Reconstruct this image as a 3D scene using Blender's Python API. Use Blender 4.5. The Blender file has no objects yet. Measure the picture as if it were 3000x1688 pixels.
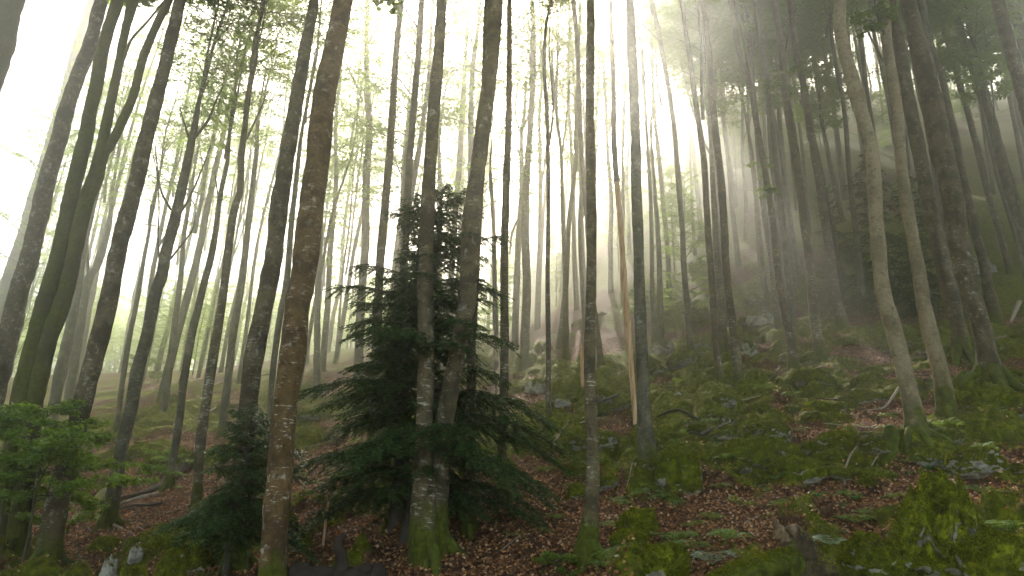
import bpy, math, random
import numpy as np
from mathutils import Vector, Matrix

rng = np.random.default_rng(7)
random.seed(7)
SC = bpy.context.scene
COL = SC.collection

# ------------------------------------------------------------------ camera model
W, H = 1024, 576
FPX = 759.0
K = 2575.0 / W                      # the tracing below is in 2575-pixel-wide picture units
TH, RO = math.radians(20.4), math.radians(2.1)
f0 = np.array([0, math.cos(TH), math.sin(TH)])
r0 = np.array([1.0, 0, 0]); u0 = np.array([0, -math.sin(TH), math.cos(TH)])
CR = r0 * math.cos(RO) + u0 * math.sin(RO)
CU = -r0 * math.sin(RO) + u0 * math.cos(RO)

def ray(px, py):
    u, v = px / K, py / K
    d = f0 + CR * ((u - W / 2) / FPX) + CU * ((H / 2 - v) / FPX)
    return d                         # camera depth 1 along f0

def at_depth_y(px, py, Y):
    d = ray(px, py)
    return d * (Y / d[1])

# ------------------------------------------------------------------ noise
def _hash(ix, iy, iz):
    n = (ix.astype(np.int64) * 374761393 + iy.astype(np.int64) * 668265263 + iz.astype(np.int64) * 2147483647 + 1013904223)
    n = (n ^ (n >> 13)) * 1274126177
    n &= 0x7fffffff
    n = (n ^ (n >> 16))
    return (n & 0xffff) / 32767.5 - 1.0

def vnoise(p):
    p = np.asarray(p, float)
    i = np.floor(p).astype(np.int64); f = p - i
    f = f * f * f * (f * (f * 6 - 15) + 10)
    x, y, z = i[:, 0], i[:, 1], i[:, 2]
    fx, fy, fz = f[:, 0], f[:, 1], f[:, 2]
    def L(a, b, t): return a + (b - a) * t
    c = [[[_hash(x + a, y + b, z + d) for d in (0, 1)] for b in (0, 1)] for a in (0, 1)]
    return L(L(L(c[0][0][0], c[1][0][0], fx), L(c[0][1][0], c[1][1][0], fx), fy),
             L(L(c[0][0][1], c[1][0][1], fx), L(c[0][1][1], c[1][1][1], fx), fy), fz)

def fbm(p, octv=4, gain=.5, lac=2.03):
    p = np.asarray(p, float); s = 0; a = 1.0; t = 0
    for k in range(octv):
        s = s + a * vnoise(p + 17.3 * k); t += a; a *= gain; p = p * lac
    return s / t

def xy0(x, y, s=1.0, o=0.0):
    x = np.asarray(x, float).ravel(); y = np.asarray(y, float).ravel()
    return np.stack([x / s + o, y / s + o * .7, np.full_like(x, o * .37)], 1)

# ------------------------------------------------------------------ terrain
def base_z(x, y):
    x = np.asarray(x, float); y = np.asarray(y, float)
    yy = np.where(y < 0, 10 * np.tanh(y / 10), np.where(y > 110, 110 + 40 * np.tanh((y - 110) / 40), y))
    xx = 55 * np.tanh(x / 55)
    z = -4.5 + .375 * yy + .165 * xx - .14 * np.maximum(0, y - 160)
    n = fbm(xy0(x, y, 9.0, 3.1), 3).reshape(z.shape)
    sp = np.clip((x + 4) / 34, 0, 1); sp = sp * sp * (3 - 2 * sp)
    z = z + .50 * sp * np.clip(y - 32, 0, 62) * np.clip((y - 32) / 14, 0, 1)
    lf = np.clip((4 - x) / 14, 0, 1)
    z = z - .36 * lf * np.maximum(0, y - 66) * np.clip((y - 66) / 14, 0, 1)
    hl = np.clip((12 - x) / 30, 0, 1)
    z = z + hl * .58 * np.clip(y - 112, 0, 95) * np.clip((y - 112) / 25, 0, 1)      # the far side of the valley
    return z + .45 * n * np.clip(y / 14, .2, 1.6)

# leafy (1 = bare brown litter) patches, traced: centre px,py -> world later
def pix_ground(px, py, fn=None):
    fn = fn or base_z
    d = ray(px, py)
    ts = np.concatenate([np.linspace(4, 40, 400), np.linspace(40.2, 200, 600)])
    P = d[None, :] * (ts / d[1])[:, None]
    g = fn(P[:, 0], P[:, 1])
    below = np.nonzero(P[:, 2] < g)[0]
    if len(below) == 0:
        return P[-1] * np.array([1, 1, 0]) + np.array([0, 0, g[-1]])
    k = below[0]
    if k == 0:
        p = P[0]
    else:
        a, b = ts[k - 1], ts[k]
        for _ in range(20):
            m = .5 * (a + b); q = d * (m / d[1])
            if q[2] < fn(np.array([q[0]]), np.array([q[1]]))[0]: b = m
            else: a = m
        p = d * (b / d[1])
    return np.array([p[0], p[1], fn(np.array([p[0]]), np.array([p[1]]))[0]])

LITTER = []                          # (x, y, rx, ry) discs of bare litter
for (px, py, w) in [(1320, 1310, 260), (1200, 1400, 260), (1420, 1420, 200), (1800, 1250, 110), (1700, 1390, 160), (1700, 1290, 110), (1480, 1240, 130),
                    (1960, 930, 90), (2180, 900, 110), (1900, 1130, 60), (420, 1270, 160), (330, 1240, 120), (480, 1210, 130), (350, 1320, 100),
                    (500, 1130, 90), (300, 1180, 80), (2170, 1250, 90), (2540, 1150, 70), (2500, 1240, 70), (760, 1300, 60), (800, 1370, 150),
                    (1560, 1080, 60), (1350, 1180, 110), (1180, 1250, 120), (2050, 1090, 70), (1900, 1330, 120), (2120, 1320, 90), (180, 1380, 120),
                    (1040, 1420, 200), (2230, 950, 70), (1340, 1000, 60), (640, 1400, 60), (1500, 860, 130), (1400, 800, 150), (600, 1000, 60)]:
    c = pix_ground(px, py); dep = float(np.dot(c, f0))
    r = w / K * dep / FPX
    LITTER.append((c[0], c[1], r, r * 1.7))

def litter_mask(x, y):
    x = np.asarray(x, float); y = np.asarray(y, float)
    m = np.zeros(x.shape)
    wob = fbm(xy0(x, y, 1.1, 8.3), 3).reshape(x.shape)
    for (cx, cy, rx, ry) in LITTER:
        d = np.sqrt(((x - cx) / rx) ** 2 + ((y - cy) / ry) ** 2) + wob * .55
        m = np.maximum(m, np.clip((1.15 - d) / .45, 0, 1))
    n = fbm(xy0(x, y, 2.3, 5.7), 4).reshape(x.shape)
    side = np.clip((x + 1.5) / 6, -1, 1)             # mossier to the right
    back = np.clip((.04 - .10 * side + n * 1.3) * 2.2, 0, 1)
    return np.clip(np.maximum(m, back * .85), 0, 1)

def hummock(x, y):
    """height of the moss-covered stones in the scree"""
    sh = np.shape(x)
    q = xy0(x, y, 1.0, 0)
    wx = fbm(q / 1.3 + 4.1, 2) * .5; wy = fbm(q / 1.3 + 9.4, 2) * .5
    def cells(s, o):
        X = (q[:, 0] + wx * s * .5) / s + o; Y = (q[:, 1] + wy * s * .5) / s * .8 + o
        ix = np.floor(X).astype(np.int64); iy = np.floor(Y).astype(np.int64)
        best = np.zeros(len(X))
        for a in (-1, 0, 1):
            for b in (-1, 0, 1):
                jx = ix + a; jy = iy + b; z = np.zeros_like(jx)
                cx = jx + .5 + .42 * _hash(jx, jy, z + 11); cy = jy + .5 + .42 * _hash(jx, jy, z + 23)
                r = .42 + .26 * _hash(jx, jy, z + 37)
                hh = r * (.9 + .6 * _hash(jx, jy, z + 41))
                d2 = ((X - cx) ** 2 + (Y - cy) ** 2) / r ** 2
                best = np.maximum(best, hh * np.sqrt(np.clip(1 - d2, 0, 1)) ** .8)
        return best * s
    h = .80 * cells(1.15, .3) + .75 * cells(.52, 7.7)
    h = h + .45 * cells(.24, 3.3) + .05 * fbm(q / .22, 3) + .16 * fbm(q / .8 + 3, 3)
    return h.reshape(sh)

def ground_z(x, y):
    x = np.asarray(x, float); y = np.asarray(y, float)
    L = litter_mask(x, y)
    rel = (1 - .88 * L) * np.clip((58 - y) / 24, .0, 1)
    return base_z(x, y) + hummock(x, y) * rel - .12 + .03 * fbm(xy0(x, y, .5, 2.2), 2).reshape(x.shape)

def gz(x, y):
    return float(ground_z(np.array([x]), np.array([y]))[0])

# ------------------------------------------------------------------ mesh helpers
class MB:
    def __init__(s): s.v = []; s.q = []; s.t = []; s.qm = []; s.tm = []; s.n = 0
    def add(s, V, Q=None, T=None, m=0):
        V = np.asarray(V, np.float32).reshape(-1, 3); s.v.append(V)
        if Q is not None and len(Q):
            Q = np.asarray(Q, np.int32).reshape(-1, 4) + s.n; s.q.append(Q); s.qm.append(np.full(len(Q), m, np.int32))
        if T is not None and len(T):
            T = np.asarray(T, np.int32).reshape(-1, 3) + s.n; s.t.append(T); s.tm.append(np.full(len(T), m, np.int32))
        s.n += len(V)
    def mesh(s, name, mats, smooth=True, smooth_mats=None):
        V = np.concatenate(s.v); me = bpy.data.meshes.new(name)
        Q = np.concatenate(s.q) if s.q else np.zeros((0, 4), np.int32)
        T = np.concatenate(s.t) if s.t else np.zeros((0, 3), np.int32)
        mi = np.concatenate(s.qm + s.tm) if (s.qm or s.tm) else np.zeros(0, np.int32)
        me.vertices.add(len(V)); me.vertices.foreach_set("co", V.ravel())
        me.loops.add(Q.size + T.size); me.loops.foreach_set("vertex_index", np.concatenate([Q.ravel(), T.ravel()]))
        me.polygons.add(len(Q) + len(T))
        ls = np.concatenate([np.arange(len(Q)) * 4, Q.size + np.arange(len(T)) * 3]).astype(np.int32)
        me.polygons.foreach_set("loop_start", ls)
        me.polygons.foreach_set("material_index", mi)
        sm = np.full(len(mi), smooth, bool)
        if smooth_mats is not None: sm = np.isin(mi, smooth_mats)
        me.polygons.foreach_set("use_smooth", sm)
        for m in mats: me.materials.append(m)
        me.update(calc_edges=True)
        return me

def obj(name, me, parent=None, loc=None):
    o = bpy.data.objects.new(name, me); COL.objects.link(o)
    if parent is not None: o.parent = parent
    if loc is not None: o.location = tuple(float(c) for c in loc)
    return o

def tag(o, label=None, cat=None, group=None, kind=None):
    if label: o['label'] = label
    if cat: o['category'] = cat
    if group: o['group'] = group
    if kind: o['kind'] = kind
    return o

def empty(name, loc, label, cat, group=None, rz=0.0, sc=1.0):
    o = bpy.data.objects.new(name, None); COL.objects.link(o); o.empty_display_size = .3
    o.location = tuple(float(c) for c in loc); o.rotation_euler = (0, 0, rz)
    o.scale = (sc, sc, sc) if np.isscalar(sc) else sc
    return tag(o, label, cat, group)

def resample(P, R, step):
    """Catmull-Rom through points P (n,3) with radii R"""
    P = np.asarray(P, float); R = np.asarray(R, float)
    if len(P) == 2:
        n = max(2, int(np.linalg.norm(P[1] - P[0]) / step) + 1); t = np.linspace(0, 1, n)[:, None]
        return P[0] + (P[1] - P[0]) * t, R[0] + (R[1] - R[0]) * t[:, 0]
    E = np.vstack([2 * P[0] - P[1], P, 2 * P[-1] - P[-2]]); op, orr = [], []
    for i in range(len(P) - 1):
        p0, p1, p2, p3 = E[i], E[i + 1], E[i + 2], E[i + 3]
        n = max(1, int(np.linalg.norm(p2 - p1) / step))
        t = np.linspace(0, 1, n, endpoint=False)[:, None]
        op.append(.5 * (2 * p1 + (p2 - p0) * t + (2 * p0 - 5 * p1 + 4 * p2 - p3) * t ** 2 + (3 * p1 - p0 - 3 * p2 + p3) * t ** 3))
        orr.append(R[i] + (R[i + 1] - R[i]) * t[:, 0])
    op.append(P[-1:]); orr.append(R[-1:])
    return np.vstack(op), np.concatenate(orr)

def tube(P, R, sides=8, rough=0.0, seed=0, flare=0.0, lobes=5, flare_h=.3, cap=True, nscale=None):
    """tapered limb; P[0] is the base. returns V, Q, T"""
    P = np.asarray(P, float); R = np.asarray(R, float); n = len(P)
    T = np.gradient(P, axis=0); T /= np.linalg.norm(T, axis=1)[:, None] + 1e-9
    a = np.array([1.0, 0, 0]) if abs(T[0][0]) < .9 else np.array([0, 1.0, 0])
    U = np.zeros((n, 3)); u = a - T[0] * a.dot(T[0]); u /= np.linalg.norm(u)
    for i in range(n):
        u = u - T[i] * u.dot(T[i]); u /= np.linalg.norm(u) + 1e-9; U[i] = u
    B = np.cross(T, U)
    ang = np.linspace(0, 2 * np.pi, sides, endpoint=False)
    rr = np.repeat(R[:, None], sides, 1)
    if flare > 0:
        s = np.concatenate([[0], np.cumsum(np.linalg.norm(np.diff(P, axis=0), axis=1))])
        lob = .55 + .45 * np.cos(lobes * ang + seed) + .3 * np.cos(2 * ang + seed * 1.7)
        rr = rr * (1 + flare * np.exp(-s / flare_h)[:, None] * lob[None, :])
    V = P[:, None, :] + (np.cos(ang)[None, :, None] * U[:, None, :] + np.sin(ang)[None, :, None] * B[:, None, :]) * rr[:, :, None]
    if rough > 0:
        ns = nscale or 2.6
        f = fbm(V.reshape(-1, 3) * ns + seed * 3.7, 3).reshape(n, sides)
        d = V - P[:, None, :]
        V = P[:, None, :] + d * (1 + rough * f)[:, :, None]
    i = np.arange(n - 1)[:, None] * sides; j = np.arange(sides)[None, :]; j2 = (j + 1) % sides
    Q = np.stack([i + j, i + j2, i + sides + j2, i + sides + j], -1).reshape(-1, 4)
    V = V.reshape(-1, 3); Tt = []
    if cap:
        V = np.vstack([V, P[-1:] + T[-1:] * R[-1] * .6]); k = len(V) - 1; b = (n - 1) * sides
        Tt = [[b + s_, b + (s_ + 1) % sides, k] for s_ in range(sides)]
    return V, Q, Tt

def quads_from(C, A, B, fold=None):
    """rhombic leaves: centres' base C, length axis A, half-width axis B -> V, Q"""
    n = len(C)
    mid = C + A * .5
    if fold is not None: mid = mid + fold
    V = np.stack([C, mid + B, C + A, mid - B], 1).reshape(-1, 3)
    Q = (np.arange(n)[:, None] * 4 + np.arange(4)[None, :])
    return V, Q

def unit(v): return v / (np.linalg.norm(v, axis=-1, keepdims=True) + 1e-9)

# ------------------------------------------------------------------ materials
class NT:
    def __init__(s, name):
        s.m = bpy.data.materials.new(name); s.m.use_nodes = True; s.t = s.m.node_tree; s.t.nodes.clear()
        s.out = s.n('ShaderNodeOutputMaterial')
    def n(s, typ, **kw):
        nd = s.t.nodes.new(typ)
        for k, v in kw.items():
            if k in nd.inputs: nd.inputs[k].default_value = v
            else: setattr(nd, k, v)
        return nd
    def l(s, a, b): s.t.links.new(a, b)
    def inp(s, nd, k, v):
        if hasattr(v, 'is_output'): s.l(v, nd.inputs[k])
        else: nd.inputs[k].default_value = v
    def coord(s, which='Object', scale=(1, 1, 1), rnd=False):
        tc = s.n('ShaderNodeTexCoord'); mp = s.n('ShaderNodeMapping'); mp.inputs['Scale'].default_value = scale
        s.l(tc.outputs[which], mp.inputs['Vector'])
        if rnd:
            oi = s.n('ShaderNodeObjectInfo'); mu = s.n('ShaderNodeMath', operation='MULTIPLY'); s.l(oi.outputs['Random'], mu.inputs[0]); mu.inputs[1].default_value = 57.0
            cb = s.n('ShaderNodeCombineXYZ'); [s.l(mu.outputs[0], cb.inputs[i]) for i in range(3)]
            s.l(cb.outputs[0], mp.inputs['Location'])
        return mp.outputs[0]
    def noise(s, vec, scale, detail=4, rough=.55):
        nd = s.n('ShaderNodeTexNoise'); s.l(vec, nd.inputs['Vector']); nd.inputs['Scale'].default_value = scale
        nd.inputs['Detail'].default_value = detail; nd.inputs['Roughness'].default_value = rough
        return nd.outputs['Fac']
    def ramp(s, fac, stops, interp='LINEAR'):
        r = s.n('ShaderNodeValToRGB'); r.color_ramp.interpolation = interp; e = r.color_ramp.elements
        while len(e) < len(stops): e.new(.5)
        for k, (p, c) in enumerate(stops):
            e[k].position = p; e[k].color = (*(c if len(c) == 3 else (c[0],) * 3), 1) if not np.isscalar(c) else (c, c, c, 1)
        s.l(fac, r.inputs[0]); return r.outputs[0]
    def mix(s, fac, a, b, mode='MIX'):
        x = s.n('ShaderNodeMix', data_type='RGBA', blend_type=mode)
        s.inp(x, 0, fac)
        for i, v in ((6, a), (7, b)):
            if hasattr(v, 'is_output'): s.l(v, x.inputs[i])
            else: x.inputs[i].default_value = (*v, 1)
        return x.outputs[2]
    def math(s, op, a, b=0.0, clamp=False):
        m = s.n('ShaderNodeMath', operation=op, use_clamp=clamp); s.inp(m, 0, a); s.inp(m, 1, b); return m.outputs[0]
    def bsdf(s, color, rough=.85, spec=.25, bump=None, bstr=.5, bdist=.02):
        b = s.n('ShaderNodeBsdfPrincipled'); s.inp(b, 'Base Color', color if hasattr(color, 'is_output') else (*color, 1)); s.inp(b, 'Roughness', rough)
        b.inputs['Specular IOR Level'].default_value = spec
        if bump is not None:
            bp = s.n('ShaderNodeBump'); bp.inputs['Strength'].default_value = bstr; bp.inputs['Distance'].default_value = bdist
            s.l(bump, bp.inputs['Height']); s.l(bp.outputs[0], b.inputs['Normal'])
        return b
    def done(s, b):
        s.l(b.outputs[0], s.out.inputs['Surface']); return s.m

MOSS_D, MOSS_M, MOSS_B = (.024, .028, .002), (.084, .090, .003), (.225, .212, .006)

def bark(name, dark, light, lichen=(.46, .42, .31), amount=.5, moss=.5, moss_h=.9, blotch=.5):
    """beech bark: mottled, pale flecks running round the stem low down, blotchy lichen higher up, moss round the foot"""
    s = NT(name)
    v = s.coord('Object', rnd=True)
    big = s.noise(v, 2.2, 4); fine = s.noise(v, 18, 5, .65)
    c = s.mix(s.ramp(big, [(.3, 0), (.7, 1)]), dark, light)
    c = s.mix(s.ramp(fine, [(.35, .55), (.65, 0)]), c, tuple(x * .35 for x in dark))
    vs = s.coord('Object', scale=(1, 1, 4.6), rnd=True)
    fl = s.noise(vs, 5.6, 4, .65)                                  # flecks wider than tall
    low = s.noise(v, .8, 2)
    thr = .70 - .12 * amount
    flm = s.ramp(s.math('ADD', fl, s.math('MULTIPLY', s.math('SUBTRACT', low, .5), .25)), [(thr, 0), (thr + .035, 1)])
    tz = s.n('ShaderNodeTexCoord'); sz = s.n('ShaderNodeSeparateXYZ'); s.l(tz.outputs['Object'], sz.inputs[0])
    hf = s.ramp(s.math('DIVIDE', sz.outputs['Z'], 10.0), [(.25, 1), (.75, .22)])
    c = s.mix(s.math('MULTIPLY', s.math('MULTIPLY', flm, hf), .30 + .45 * amount), c, lichen)
    bl = s.noise(v, 6.5, 5, .7); bt = .68 - .16 * blotch
    blm = s.ramp(bl, [(bt, 0), (bt + .06, 1)])
    c = s.mix(s.math('MULTIPLY', blm, .6), c, tuple(x * .7 for x in lichen))
    dk = s.noise(v, 9.0, 3, .6)
    c = s.mix(s.math('MULTIPLY', s.ramp(dk, [(.60, 0), (.66, 1)]), .75), c, tuple(x * .25 for x in dark))
    pt = s.noise(v, 1.9, 5, .7)
    c = s.mix(s.math('MULTIPLY', s.ramp(pt, [(.48, 0), (.56, 1)]), .40 + .45 * blotch), c, tuple(x * .32 for x in dark))
    tc = s.n('ShaderNodeTexCoord'); sp = s.n('ShaderNodeSeparateXYZ'); s.l(tc.outputs['Object'], sp.inputs[0])
    g = s.math('DIVIDE', sp.outputs['Z'], moss_h)
    mn = s.noise(v, 3.1, 4)
    mf = s.math('ADD', s.math('SUBTRACT', 1.0, g), s.math('MULTIPLY', s.math('SUBTRACT', mn, .5), 1.5))
    mf = s.ramp(mf, [(.15, 0), (.5, .95)])
    up = s.ramp(s.noise(v, 1.3, 4), [(.62 - .3 * moss, 0), (.80 - .3 * moss, .75 * min(1, moss * 1.5))])
    mf = s.math('MAXIMUM', mf, up)
    mossc = s.mix(s.ramp(s.noise(v, 14, 3), [(.3, 0), (.7, 1)]), MOSS_D, MOSS_M)
    c = s.mix(mf, c, mossc)
    h = s.math('ADD', s.math('MULTIPLY', fine, .6), s.math('MULTIPLY', fl, .5))
    return s.done(s.bsdf(c, .9, .15, h, .8, .03))

def leafmat(name, stops, trans, tf=.5, rough=.5, spec=.12):
    s = NT(name)
    g = s.n('ShaderNodeNewGeometry')
    c = s.ramp(g.outputs['Random Per Island'], stops)
    b = s.bsdf(c, rough, spec)
    t = s.n('ShaderNodeBsdfTranslucent'); s.inp(t, 'Color', s.mix(.5, c, trans, 'MIX'))
    m = s.n('ShaderNodeMixShader'); m.inputs[0].default_value = tf
    s.l(b.outputs[0], m.inputs[1]); s.l(t.outputs[0], m.inputs[2])
    return s.done(m)

def ground_mat():
    s = NT('forest_floor')
    v = s.coord('Object')
    at = s.n('ShaderNodeAttribute', attribute_name='litter'); L = at.outputs['Fac']
    vo = s.n('ShaderNodeTexVoronoi'); s.l(v, vo.inputs['Vector']); vo.inputs['Scale'].default_value = 17
    sp = s.n('ShaderNodeSeparateColor'); s.l(vo.outputs['Color'], sp.inputs[0])
    lit = s.ramp(sp.outputs[0], [(0, (.025, .010, .004)), (.35, (.08, .032, .013)), (.7, (.15, .065, .028)), (1, (.26, .13, .06))])
    lit = s.mix(s.ramp(s.noise(v, 3, 4), [(.35, .8), (.62, 0)]), lit, (.028, .014, .007))
    mn = s.noise(v, 7, 5, .65)
    mo = s.ramp(mn, [(.28, MOSS_D), (.5, MOSS_M), (.72, MOSS_B)])
    mo = s.mix(s.ramp(s.noise(v, 1.7, 3), [(.52, 0), (.75, .75)]), mo, (.045, .032, .010))
    rk = s.ramp(s.noise(v, 2.4, 5, .62), [(.69, 0), (.71, .8)])
    mo = s.mix(rk, mo, (.20, .185, .14))
    f = s.math('ADD', L, s.math('MULTIPLY', s.math('SUBTRACT', s.noise(v, 4.5, 5, .7), .5), 1.1))
    f = s.ramp(f, [(.38, 0), (.56, 1)])
    c = s.mix(f, mo, lit)
    h = s.math('ADD', s.math('MULTIPLY', s.noise(v, 26, 4, .7), 1.0), s.math('MULTIPLY', mn, .8))
    return s.done(s.bsdf(c, .95, .1, h, 1.0, .05))

def rock_mat(name, white=.3, bright=1.0):
    """limestone under moss: moss on what faces up, bare pale stone on steep faces"""
    s = NT(name)
    v = s.coord('Object', rnd=True)
    g = s.n('ShaderNodeNewGeometry'); sp = s.n('ShaderNodeSeparateXYZ'); s.l(g.outputs['Normal'], sp.inputs[0])
    st = s.ramp(s.noise(v, 3.5, 6, .7), [(.3, (.09, .075, .05)), (.5, (.26, .225, .16)), (.7, (.46, .40, .28))])
    mo = s.ramp(s.noise(v, 7, 5, .65), [(.28, MOSS_D), (.5, tuple(x * bright for x in MOSS_M)), (.74, tuple(x * bright for x in MOSS_B))])
    mo = s.mix(s.ramp(s.noise(v, 2.2, 3), [(.5, 0), (.75, .6)]), mo, (.06, .036, .010))
    f = s.math('ADD', s.math('MULTIPLY', sp.outputs['Z'], .55), s.math('MULTIPLY', s.noise(v, 2.6, 5, .7), 1.6))
    th = .45 + .75 * white
    f = s.ramp(s.math('DIVIDE', f, 2.0), [(th / 2 - .0, 0), (th / 2 + .03, 1)])
    c = s.mix(f, st, mo)
    h = s.math('ADD', s.noise(v, 9, 5, .7), s.math('MULTIPLY', s.math('MULTIPLY', f, s.noise(v, 40, 3, .7)), 1.0))
    return s.done(s.bsdf(c, .95, .12, h, 1.0, .04))

def plain(name, stops, scale=(6, 6, 6), rough=.85, bstr=.6):
    s = NT(name); v = s.coord('Object', scale=scale, rnd=True); n_ = s.noise(v, 1.0, 5, .65)
    return s.done(s.bsdf(s.ramp(n_, stops), rough, .2, n_, bstr, .02))

M = {}
M['lichen'] = bark('bark_dark_lichened', (.075, .050, .022), (.165, .118, .056), amount=.75, moss=.25, blotch=.75)
M['mossy'] = bark('bark_mossy', (.062, .052, .016), (.125, .100, .038), amount=.15, moss=.85, blotch=.15)
M['grey'] = bark('bark_grey', (.098, .080, .043), (.18, .148, .082), amount=.5, moss=.25, blotch=.6)
M['brown'] = bark('bark_brown', (.100, .052, .016), (.18, .102, .036), lichen=(.56, .51, .37), amount=.8, moss=.24, blotch=.6)
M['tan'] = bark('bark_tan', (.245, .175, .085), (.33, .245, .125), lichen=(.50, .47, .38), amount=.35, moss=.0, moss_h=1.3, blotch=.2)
M['white'] = bark('bark_white_flecked', (.095, .066, .028), (.175, .125, .056), lichen=(.54, .49, .36), amount=.8, moss=.12, moss_h=1.1, blotch=.6)
M['dead'] = plain('bare_dead_wood', [(.28, (.12, .07, .035)), (.42, (.36, .18, .07)), (.55, (.52, .30, .14)), (.75, (.58, .45, .30))], (14, 14, 1.6), .75, 1.0)
M['peel'] = plain('peeling_bark', [(.46, (.10, .08, .055)), (.52, (.13, .10, .07)), (.56, (.50, .34, .19)), (.8, (.58, .42, .25))], (2.4, 2.4, .8), .8)
M['stick'] = plain('bare_stick', [(.3, (.12, .08, .05)), (.6, (.30, .22, .14)), (.8, (.42, .34, .24))], (9, 9, 9))
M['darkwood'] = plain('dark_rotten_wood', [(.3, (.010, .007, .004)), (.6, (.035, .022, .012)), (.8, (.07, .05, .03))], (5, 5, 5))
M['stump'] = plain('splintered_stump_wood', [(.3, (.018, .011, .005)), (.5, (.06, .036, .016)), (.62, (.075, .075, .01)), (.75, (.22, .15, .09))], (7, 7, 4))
M['mosswood'] = plain('moss_over_wood', [(.3, (.018, .018, .003)), (.48, (.050, .056, .004)), (.62, (.095, .105, .006)), (.72, (.05, .034, .012))], (5, 5, 5), .95, 1.0)
M['twigbark'] = plain('twig_bark', [(.3, (.03, .022, .014)), (.7, (.085, .065, .042))], (4, 4, 4))
M['crownbark'] = plain('limb_bark', [(.3, (.05, .04, .026)), (.7, (.13, .105, .07))], (4, 4, 4))
M['beech'] = leafmat('beech_leaves', [(0, (.045, .095, .014)), (.5, (.070, .135, .020)), (1, (.105, .17, .028))], (.50, .66, .12), .6)
M['sapling'] = leafmat('sapling_leaves', [(0, (.040, .080, .008)), (.5, (.075, .135, .012)), (1, (.115, .180, .018))], (.34, .48, .04), .45, .4)
M['yew'] = leafmat('yew_needles', [(0, (.012, .026, .004)), (.5, (.024, .050, .008)), (1, (.058, .100, .016))], (.06, .13, .03), .25, .5)
M['fern'] = leafmat('fern_fronds', [(0, (.075, .125, .020)), (.6, (.11, .175, .032)), (1, (.17, .235, .06))], (.32, .44, .06), .4, .55)
M['pale_fern'] = leafmat('pale_fern_fronds', [(0, (.17, .23, .12)), (1, (.30, .35, .22))], (.30, .36, .20), .3, .4)
M['strap'] = leafmat('strap_leaves', [(0, (.03, .10, .022)), (1, (.07, .17, .04))], (.20, .36, .05), .35, .25)
M['litter'] = leafmat('dead_beech_leaves', [(0, (.065, .022, .007)), (.4, (.20, .082, .026)), (.8, (.36, .165, .062)), (1, (.54, .33, .165))], (.32, .14, .05), .15, .55)
M['mosstuft'] = leafmat('moss_shoots', [(0, (.044, .048, .002)), (.5, (.100, .104, .004)), (1, (.25, .23, .007))], (.22, .25, .02), .3, .8)
M['herb'] = leafmat('herb_leaves', [(0, (.03, .075, .014)), (1, (.09, .165, .04))], (.2, .34, .06), .4, .4)
M['petal'] = plain('white_petal', [(.3, (.80, .76, .86)), (.7, (.85, .84, .86))], (9, 9, 9), .5, .1)
M['ground'] = ground_mat()
M['rock'] = rock_mat('mossy_limestone', .24)
M['rock_moss'] = rock_mat('thick_moss_on_stone', .02, 1.15)
M['rock_bright'] = rock_mat('bright_moss_on_stone', .20, 1.7)
M['rock_white'] = rock_mat('bare_white_limestone', .72)
M['splinter'] = plain('torn_wood', [(.3, (.03, .018, .008)), (.5, (.11, .066, .030)), (.7, (.27, .18, .095))], (16, 16, 6))

SUN_E = 5; SKY_E = .12; EXPO = 2.92; HAZE_D = .0062; HAZE_G = .93; HAZE_C = (.975, .962, .89); HAZE_TOP = 165.0; DUST = 2.2; AIR = .5; DENO = True

# ------------------------------------------------------------------ traced trees: (label, bark, [(x, y, width) top -> base], [branches (x, y) root -> tip with width], crown spec)
T = []
def tree(label, bark_, pts, branches=(), crown='high', group='beech trees on the slope', name='beech_tree', **kw):
    T.append(dict(label=label, bark=bark_, pts=pts, branches=branches, crown=crown, group=group, name=name, **kw))

# --- left
tree('dark leaning trunk cut by the upper left corner of the photo', 'mossy', [(31, 0, 56), (-28, 220, 62), (-150, 680, 68), (-290, 1230, 76), (-345, 1440, 90)])
tree('pale misty leaning trunk behind the two dark trunks at the left edge', 'grey', [(232, 0, 18), (200, 95, 20), (155, 270, 26), (105, 440, 30), (45, 640, 33), (10, 740, 35), (-40, 890, 37), (-75, 985, 46)])
tree('dark trunk blotched with pale lichen, leaning right, leftmost one to reach the top whole', 'lichen', [(258, 0, 30), (220, 120, 33), (175, 250, 35), (148, 350, 38), (117, 465, 40), (75, 650, 43), (50, 738, 46), (15, 875, 50), (-10, 960, 52), (-55, 1140, 56), (-105, 1330, 74)])
tree('straight dark mossy trunk standing just left of the forked one', 'mossy', [(292, 0, 28), (260, 130, 30), (230, 280, 32), (192, 450, 37), (155, 615, 40), (122, 725, 42), (85, 874, 46), (55, 1024, 50), (30, 1224, 54), (5, 1400, 74)])
tree('olive mossy tree whose trunk forks high up into two leaning stems', 'mossy', [(315, 70, 20), (300, 160, 22), (280, 250, 22), (257, 350, 27), (257, 370, 35), (240, 440, 37), (210, 525, 37), (168, 724, 38), (125, 849, 40), (95, 974, 40), (82, 1050, 42), (55, 1260, 46), (42, 1400, 62)],
     [([(257, 385), (275, 370), (305, 310), (335, 240), (360, 145), (395, 60), (425, 0), (450, -70)], 24),
      ([(310, 150), (330, 100), (370, 55), (415, 0), (450, -40)], 8), ([(315, 70), (340, 0), (352, -60)], 21)])
tree('dark trunk with rough pale bands, leaning right behind the leafy sapling', 'lichen', [(455, 0, 28), (425, 115, 30), (395, 240, 33), (370, 340, 36), (345, 440, 38), (320, 540, 40), (295, 650, 42), (280, 724, 43), (250, 849, 45), (225, 949, 45), (198, 1064, 46), (165, 1174, 48), (143, 1274, 52), (115, 1430, 70)])
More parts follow.
